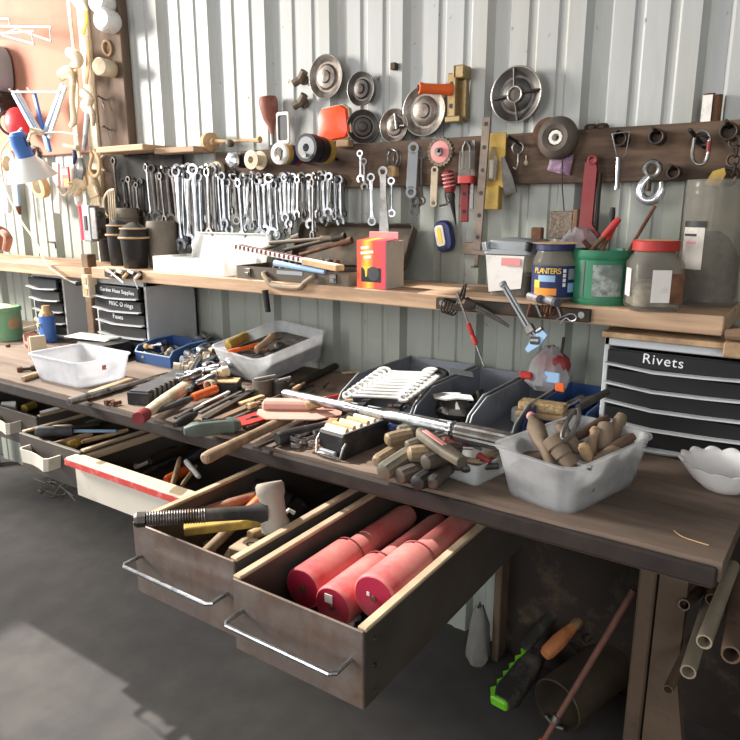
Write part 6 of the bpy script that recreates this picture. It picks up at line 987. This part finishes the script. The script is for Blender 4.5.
def dbar(name, label, cat, pa, pb, za, zb_, r, mm, prof=None, ext=None, grp=None, flat=None, part='shaft'): return bar(name, label, cat, pa, pb, za - ZB, r, mm, zb_ - ZB, grp, part, prof, flat, ext)
# hammer with the spring grip
o, L = lay('spring_hammer', 'dead blow hammer with a grey head and a ribbed spring grip', 'hammer', (134, 520), (273, 511), .798 - ZB, .785 - ZB); m = M(); m.lathe([(.012, 0), (.017, .006), (.017, .022), (.010, .024)], d=(1, 0, 0), n=8); m.obj('end_nut', dsteel, o); m = M(); n = 20
m.lathe([(.0135 + (.0025 if i % 2 else 0), .024 + L * .42 * i / 44) for i in range(45)], d=(1, 0, 0), n=20); m.obj('ribbed_grip', steel, o); m = M(); m.lathe([(.014, L * .48), (.0145, L * .7), (.015, L * .8), (.020, L * .88), (.03, L * .95)], d=(1, 0, 0), n=20); m.obj('shaft', blackm, o); m = M(); m.T = Matrix.Translation((L, 0, 0)); ax = Vector((-.12, .34, .93)).normalized(); m.lathe([(.026, -.052), (.031, -.047), (.031, -.03), (.027, -.02), (.027, .022), (.031, .032), (.031, .05), (.027, .056)], (0, 0, .006), ax, 28); m.obj('head', mat('headgrey', (152, 144, 134), .55, 0, .1, 14, (140, 128, 116), .4, 8), o)
dbar('mallet', 'hammer handle with an orange sleeve lying under the spring hammer', 'hammer', (196, 562), (266, 494), .66, .745, .013, handle_w, ((0, 1), (.5, .9), (1, .8)), (('orange_sleeve', .5, 1.0, 1.1, orange),)); dbar('yellow_level', 'dull yellow bar lying across the spring hammer drawer', 'bar', (184, 530), (276, 519), .735, .735, 0, yellow, flat=(.014, .01), part='bar'); dbar('wooden_shaft', 'long reddish wooden shaft at the far side of the spring hammer drawer', 'shaft', (190, 516), (268, 492), .72, .73, .013, mat('redwood', (150, 104, 84), .6, 0, .15, 16, (190, 160, 130), .35, 9)); dbar('black_tube', 'black rubber tube at the back of the spring hammer drawer', 'tube', (254, 486), (292, 502), .72, .69, .021, blackm); dbar('pale_dowel', 'short cream dowel under the hammer head', 'dowel', (250, 536), (268, 528), .69, .69, .013, tan); dbar('brass_fitting', 'worn brass fitting in the front corner of the spring hammer drawer', 'fitting', (204, 552), (214, 546), .65, .66, .02, gold, ((0, .6), (.3, 1), (.7, 1), (1, .7))); dbar('cream_stub', 'cream plastic stub in the front right corner of the same drawer', 'stub', (225, 562), (231, 552), .66, .68, .010, cream)
P = G(243, 548, .715); o = T('wood_block', 'sawn wood block marked CJ standing in the spring hammer drawer', 'block', (P.x, P.y + .02, .615), .12); m = M(); m.box(-.035, .035, -.03, .03, 0, .1, .003); m.obj('block', rail_w, o); text('lettering', 'CJ', .026, black, o, Matrix.Translation((.004, 0, .1004)) @ Matrix.Rotation(.3, 4, 'Z'))
dbar('iron_bar', 'dark bar along the bottom of the spring hammer drawer', 'bar', (226, 522), (284, 516), .65, .65, .018, iron); dbar('dark_mallet', 'black mallet head at the back of the spring hammer drawer', 'mallet', (284, 522), (300, 505), .66, .68, .024, blackm)
m = M(); m.tube([G(284, 514, .74), G(289, 510, .75), G(294, 513, .74)], .005); tag(m.obj('white_hook', paper), 'small white curved hook beside the hammer head', 'hook')
# cream drawer
for k, (pa, pb, za, zb_, r, mm, lab) in enumerate((((166, 481), (188, 469), .63, .64, .016, orange, 'orange grip in the front of the cream drawer'), ((172, 487), (180, 458), .64, .67, .008, raw_w, 'upright pale wood stick in the cream drawer'), ((182, 486), (196, 466), .64, .66, .007, raw_w, 'second pale wood stick right of the upright one'), ((186, 461), (199, 477), .67, .65, .009, white, 'white tipped tool in the cream drawer'), ((135, 468), (160, 457), .635, .64, .006, paper, 'pale thin rod at the left of the cream drawer'), ((143, 474), (176, 458), .63, .64, .007, steel, 'steel rod in the cream drawer'), ((128, 462), (176, 448), .63, .63, .012, iron, 'dark bar at the back of the cream drawer'), ((150, 462), (205, 440), .65, .64, .012, iron, 'second dark bar towards the back of the cream drawer'), ((120, 466), (140, 465), .62, .62, .006, tan, 'tan stick at the left of the cream drawer'), ((178, 470), (210, 446), .64, .66, .011, dkgrey, 'grey bar at the right back of the cream drawer'))):
    dbar('drawer_tool', lab, 'tool', pa, pb, za, zb_, r, mm, ((0, .8), (.1, 1), (.9, .9), (1, .7)), None, 'tools in the cream drawer', None, 'body')
dbar('grey_screwdriver', 'large screwdriver with a grey grip and pale blue shaft in the cup pull drawer', 'screwdriver', (35, 431), (116, 431), .745, .71, .017, dkgrey, ((0, .7), (.04, 1), (.2, .9), (.44, 1), (.46, .6)), (('shaft', .46, 1.0, .32, ltblue),)); dbar('yellow_vial', 'small yellow plastic vial in the cup pull drawer', 'vial', (68, 446), (78, 442), .70, .70, .015, yellow, ((0, .8), (.4, 1), (.45, .6), (.55, .6), (.6, 1), (1, .9)))
for k, (pa, pb, za, zb_, r, mm, lab) in enumerate((((52, 430), (73, 428), .72, .72, .015, cream, 'cream grip beside the grey screwdriver'), ((50, 446), (92, 434), .68, .69, .010, tan, 'tan stick at the front of the cup pull drawer'), ((82, 442), (128, 430), .69, .70, .008, raw_w, 'pale stick at the right of the cup pull drawer'), ((70, 428), (100, 424), .70, .70, .010, iron, 'dark tool at the back of the cup pull drawer'), ((86, 426), (106, 420), .69, .69, .016, paleg, 'grey green block tool at the back of the cup pull drawer'))):
    dbar('drawer_tool', lab, 'tool', pa, pb, za, zb_, r, mm, ((0, .8), (.1, 1), (.9, .9), (1, .7)), None, 'tools in the cup pull drawer', None, 'body')
for k, (pa, pb, za, zb_, r, mm, lab) in enumerate((((2, 407), (17, 406), .70, .70, .02, white, 'white rag roll in the leftmost drawer'), ((24, 409), (34, 405), .69, .69, .016, yellow, 'dull yellow knob in the leftmost drawer'), ((40, 413), (60, 408), .70, .71, .008, paper, 'white strip at the right of the leftmost drawer'))):
    dbar('drawer_tool', lab, 'tool', pa, pb, za, zb_, r, mm, None, None, 'tools in the leftmost drawer', None, 'body')
# ================================================================== UNDER THE BENCH
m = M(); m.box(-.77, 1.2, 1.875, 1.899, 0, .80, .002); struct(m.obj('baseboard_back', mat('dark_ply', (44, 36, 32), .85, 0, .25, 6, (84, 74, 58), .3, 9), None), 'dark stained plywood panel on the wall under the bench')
m = M(); m.box(-.10, -.06, 1.17, 1.88, 0, .82, .002); 
o = T('white_rag', 'pale rag lying against the wall under the nearest drawer', 'rag', (W(483, 600, 1.80).x, 1.78, .0)); random.seed(4); m = M(); crumple(m, .075, .08, .2, 16, .16); m.obj('cloth', mat('rag_grey', (116, 114, 110), .9, 0, .15, 12, (100, 96, 90), .4, 9), o)
def fl(name, label, cat, A, Bv, parts, up=(0, 0, 1), grp=None): o = T(name, label, cat, (0, 0, 0), 0, grp); along(o, A, Bv, up); return o, dist(A, Bv)
o, L = fl('green_shear', 'black tool with a bright green toothed edge lying on the floor', 'tool', G(502, 703, .06), G(538, 655, .10), None); m = M(); m.loft([[(x, y, z) for y, z, _ in rr(w2, .05, .014, 0)] for x, w2 in ((0, .05), (.03, .075), (L * .7, .07), (L, .045))]); m.obj('body', blackm, o); m = M(); m.prism([(0, .03)] + [(L * (i + .5 * j) / 6, .036 + .012 * j) for i in range(6) for j in (0, 1)] + [(L, .03)], -.014, .014); m.obj('green_edge', lime, o); m = M(); m.box(-.012, .03, -.02, .034, -.016, .018, .006); m.obj('green_end', lime, o)
o, L = fl('orange_grip_tool', 'long tool with a worn orange grip lying back under the bench', 'tool', G(545, 655, .14), G(640, 560, .30), None); m = M(); m.lathe([(.016, 0), (.022, .012), (.023, .06), (.019, .1), (.015, .13)], d=(1, 0, 0), n=10); m.obj('orange_grip', mat('worn_orange', (190, 120, 74), .6, 0, .15, 12, (130, 90, 62), .4, 8), o); m = M(); m.lathe([(.014, .13), (.018, .14), (.018, .165), (.012, .17)], d=(1, 0, 0), n=12); m.obj('collar', gold, o); m = M(); m.cyl((.16, 0, 0), (L, 0, 0), .010); m.obj('shaft', iron, o)
for k, (pa, za, pb, zb_, r, mm, lab) in enumerate((((524, 648), .12, (600, 560), .30, .018, blackm, 'black rubber tube left of the orange grip tool'), ((572, 648), .1, (640, 575), .20, .02, blackm, 'black tube right of the orange grip tool'), ((584, 640), .15, (650, 590), .25, .012, iron, 'dark iron rod deep under the bench'))):
    o, L = fl('dark_tube', lab, 'tube', G(*pa, za), G(*pb, zb_), None, grp='dark tubes under the bench'); m = M(); m.lathe([(r * .9, 0), (r, .01), (r, L)], d=(1, 0, 0), n=14); m.obj('tube', mm, o)
o, L = fl('rusty_rod', 'long rusty rod with an orange tip leaning under the bench', 'rod', G(543, 742, .06), W(634, 590, 1.62), None); m = M(); m.cyl((0, 0, 0), (L, 0, 0), .0075, .009); m.obj('rod', mat('rodrust', (116, 80, 68), .65, .2, .2, 30, (100, 76, 64), .4, 14), o); m = M(); m.cyl((-.02, 0, 0), (.006, 0, 0), .012); m.obj('orange_tip', orange, o); m = M(); m.cyl((.07, 0, 0), (.085, 0, 0), .012); m.obj('nut', steel, o)
A, Bv = G(556, 706, .075), G(640, 640, .085); o, L = fl('metal_drum', 'dark open ended round drum lying on the floor under the bench', 'drum', A, Bv, None); m = M(); m.lathe([(.072, 0), (.075, .004), (.073, .3), (.068, .3), (.068, .01)], d=(1, 0, 0), n=32, cap0=False, cap1=False, close=True); m.obj('shell', mat('drumdark', (72, 64, 54), .6, .3, .2, 10, (96, 84, 66), .4, 6), o); m = M(); m.tube([(.0, .03, -.05), (.0, .0, -.066), (.0, -.03, -.055)], .006); m.obj('bail', steel, o)
# leg side-board and pipes at the right
m = M(); m.prism([(-.036, .0), (.06, .0), (.055, .2), (.035, .32), (.022, .40), (.022, .822), (-.036, .822)], -.018, .018, 'y'); o = m.obj('shaped_board', leg_w); o.location = (lg.x + .018 + .041, 1.49, 0); tag(o, 'shaped timber with pale paint scuffs beside the right bench leg', 'board')
pipe_w = mat('pipe_pale', (160, 150, 132), .5, .1, .1, 14, (150, 134, 112), .4, 8); pipe_d = mat('pipe_brown', (110, 92, 78), .55, .3, .2, 14, (74, 60, 50), .4, 8)
for k, (pa, ya, pb, yb_, r, mm, lab) in enumerate((((704, 642), 1.22, (733, 566), 1.6, .0135, pipe_w, 'pale open ended pipe pointing out under the bench end'), ((688, 672), 1.25, (713, 590), 1.62, .014, pipe_w, 'second pale pipe left of the open ended one'), ((731, 655), 1.2, (738, 575), 1.6, .016, pipe_d, 'brown pipe at the right edge of the photo'), ((684, 605), 1.45, (706, 585), 1.7, .012, pipe_d, 'short brown stub pipe behind the bench leg'), ((668, 690), 1.3, (692, 640), 1.5, .010, pipe_d, 'thin brown pipe by the foot of the bench leg'), ((712, 600), 1.5, (726, 562), 1.7, .014, pipe_d, 'brown pipe deep behind the pale pipes'))):
    o, L = fl('metal_pipe', lab, 'pipe', W(*pa, ya), W(*pb, yb_), None, grp='pipes under the bench end'); m = M(); m.lathe([(r, 0), (r, L), (r * .78, L), (r * .78, 0)], d=(1, 0, 0), n=18, close=True); m.obj('pipe', mm, o)
m = M(); P = G(66, 487, .0); random.seed(8)
for k in range(16): 
    q = G(random.uniform(40, 95), random.uniform(474, 498), .02); m.tube([q + Vector((random.uniform(-.06, .06), random.uniform(-.06, .06), random.uniform(-.015, .03))) for i in range(4)], .003, 5)
tag(m.obj('dust_tangle', mat('dust', (112, 104, 98), .95)), 'tangle of dusty fibres on the floor below the cup pull drawer', 'dust', None, 'stuff')

rs = random.Random(31)
xs = sorted(rs.uniform(236, 322) for _ in range(16))
for k in range(16):
    px, py = xs[k], rs.uniform(386, 410); a = rs.uniform(-.5, .9); l = rs.uniform(10, 20); bar('scattered_tool', f'{nth(k + 1)} from the left of the small worn tools scattered behind the red plate', 'tool', (px, py), (px + l * math.cos(a), py - l * .5 * math.sin(a) - 2), .012 + .004 * (k % 3), rs.uniform(.005, .010), (iron, rust, dsteel, dkhandle, old_w, tan)[k % 6], None, 'scattered tools on the bench middle', 'body', ((0, .7), (.1, 1), (.55, .9), (.6, .5), (1, .5)))
xs = sorted(rs.uniform(166, 240) for _ in range(12))
for k in range(12):
    px, py = xs[k], rs.uniform(322, 345); a = rs.uniform(-.4, .8); l = rs.uniform(12, 24); bar('dim_tool', f'{nth(k + 1)} from the left of the dark tools heaped behind the blue bins', 'tool', (px, py), (px + l * math.cos(a), py - l * .5 * math.sin(a)), .02 + .012 * (k % 3), rs.uniform(.007, .013), (iron, blackm, dsteel, dkhandle, black, rust)[k % 6], None, 'tools heaped in the shade', 'body', ((0, .7), (.1, 1), (.55, .9), (.6, .6), (1, .8)))
# ================================================================== LIGHT
w = bpy.data.worlds.new('world'); scn.world = w; w.use_nodes = True; bg = w.node_tree.nodes['Background']; bg.inputs[0].default_value = (.86, .93, 1, 1); bg.inputs[1].default_value = 1.0
def area(name, loc, target, sx, sy, power, col=(1, 1, 1), portal=False):
    l = bpy.data.lights.new(name, 'AREA'); l.shape = 'RECTANGLE'; l.size = sx; l.size_y = sy; l.energy = power; l.color = col; o = bpy.data.objects.new(name, l); COL.objects.link(o); o.location = loc
    d = Vector(target) - Vector(loc); o.rotation_euler = d.to_track_quat('-Z', 'Y').to_euler()
    if portal: l.cycles.is_portal = True
    return o
area('daylight_window', (-5.0, .15, 2.4), (-1.9, 1.85, 1.8), .9, .9, 310, (1, .93, .84))
area('front_fill', (-2.6, -3.4, 2.0), (-1, 1.5, 1.0), 2.4, 2.0, 95, (1, .97, .94))  # added fill lamp that lifts the front faces, no known source
area('right_fill', (1.5, -2.6, 2.2), (-1, 1.6, 1.1), 1.8, 1.8, 85, (1, .98, .96))  # added fill lamp for faces turned right, inside the closed corner
s = bpy.data.lights.new('sun', 'SUN'); s.energy = 7.0; s.angle = math.radians(1.2); s.color = (1, .95, .87); so = bpy.data.objects.new('sun', s); COL.objects.link(so); so.rotation_euler = Vector((.62, -.05, -.78)).to_track_quat('-Z', 'Y').to_euler()
scn.view_settings.view_transform = 'Standard'; scn.view_settings.look = 'None'; scn.view_settings.gamma = 1; scn.view_settings.exposure = 0.0; scn.view_settings.use_curve_mapping = False
scn.cycles.transparent_max_bounces = 20
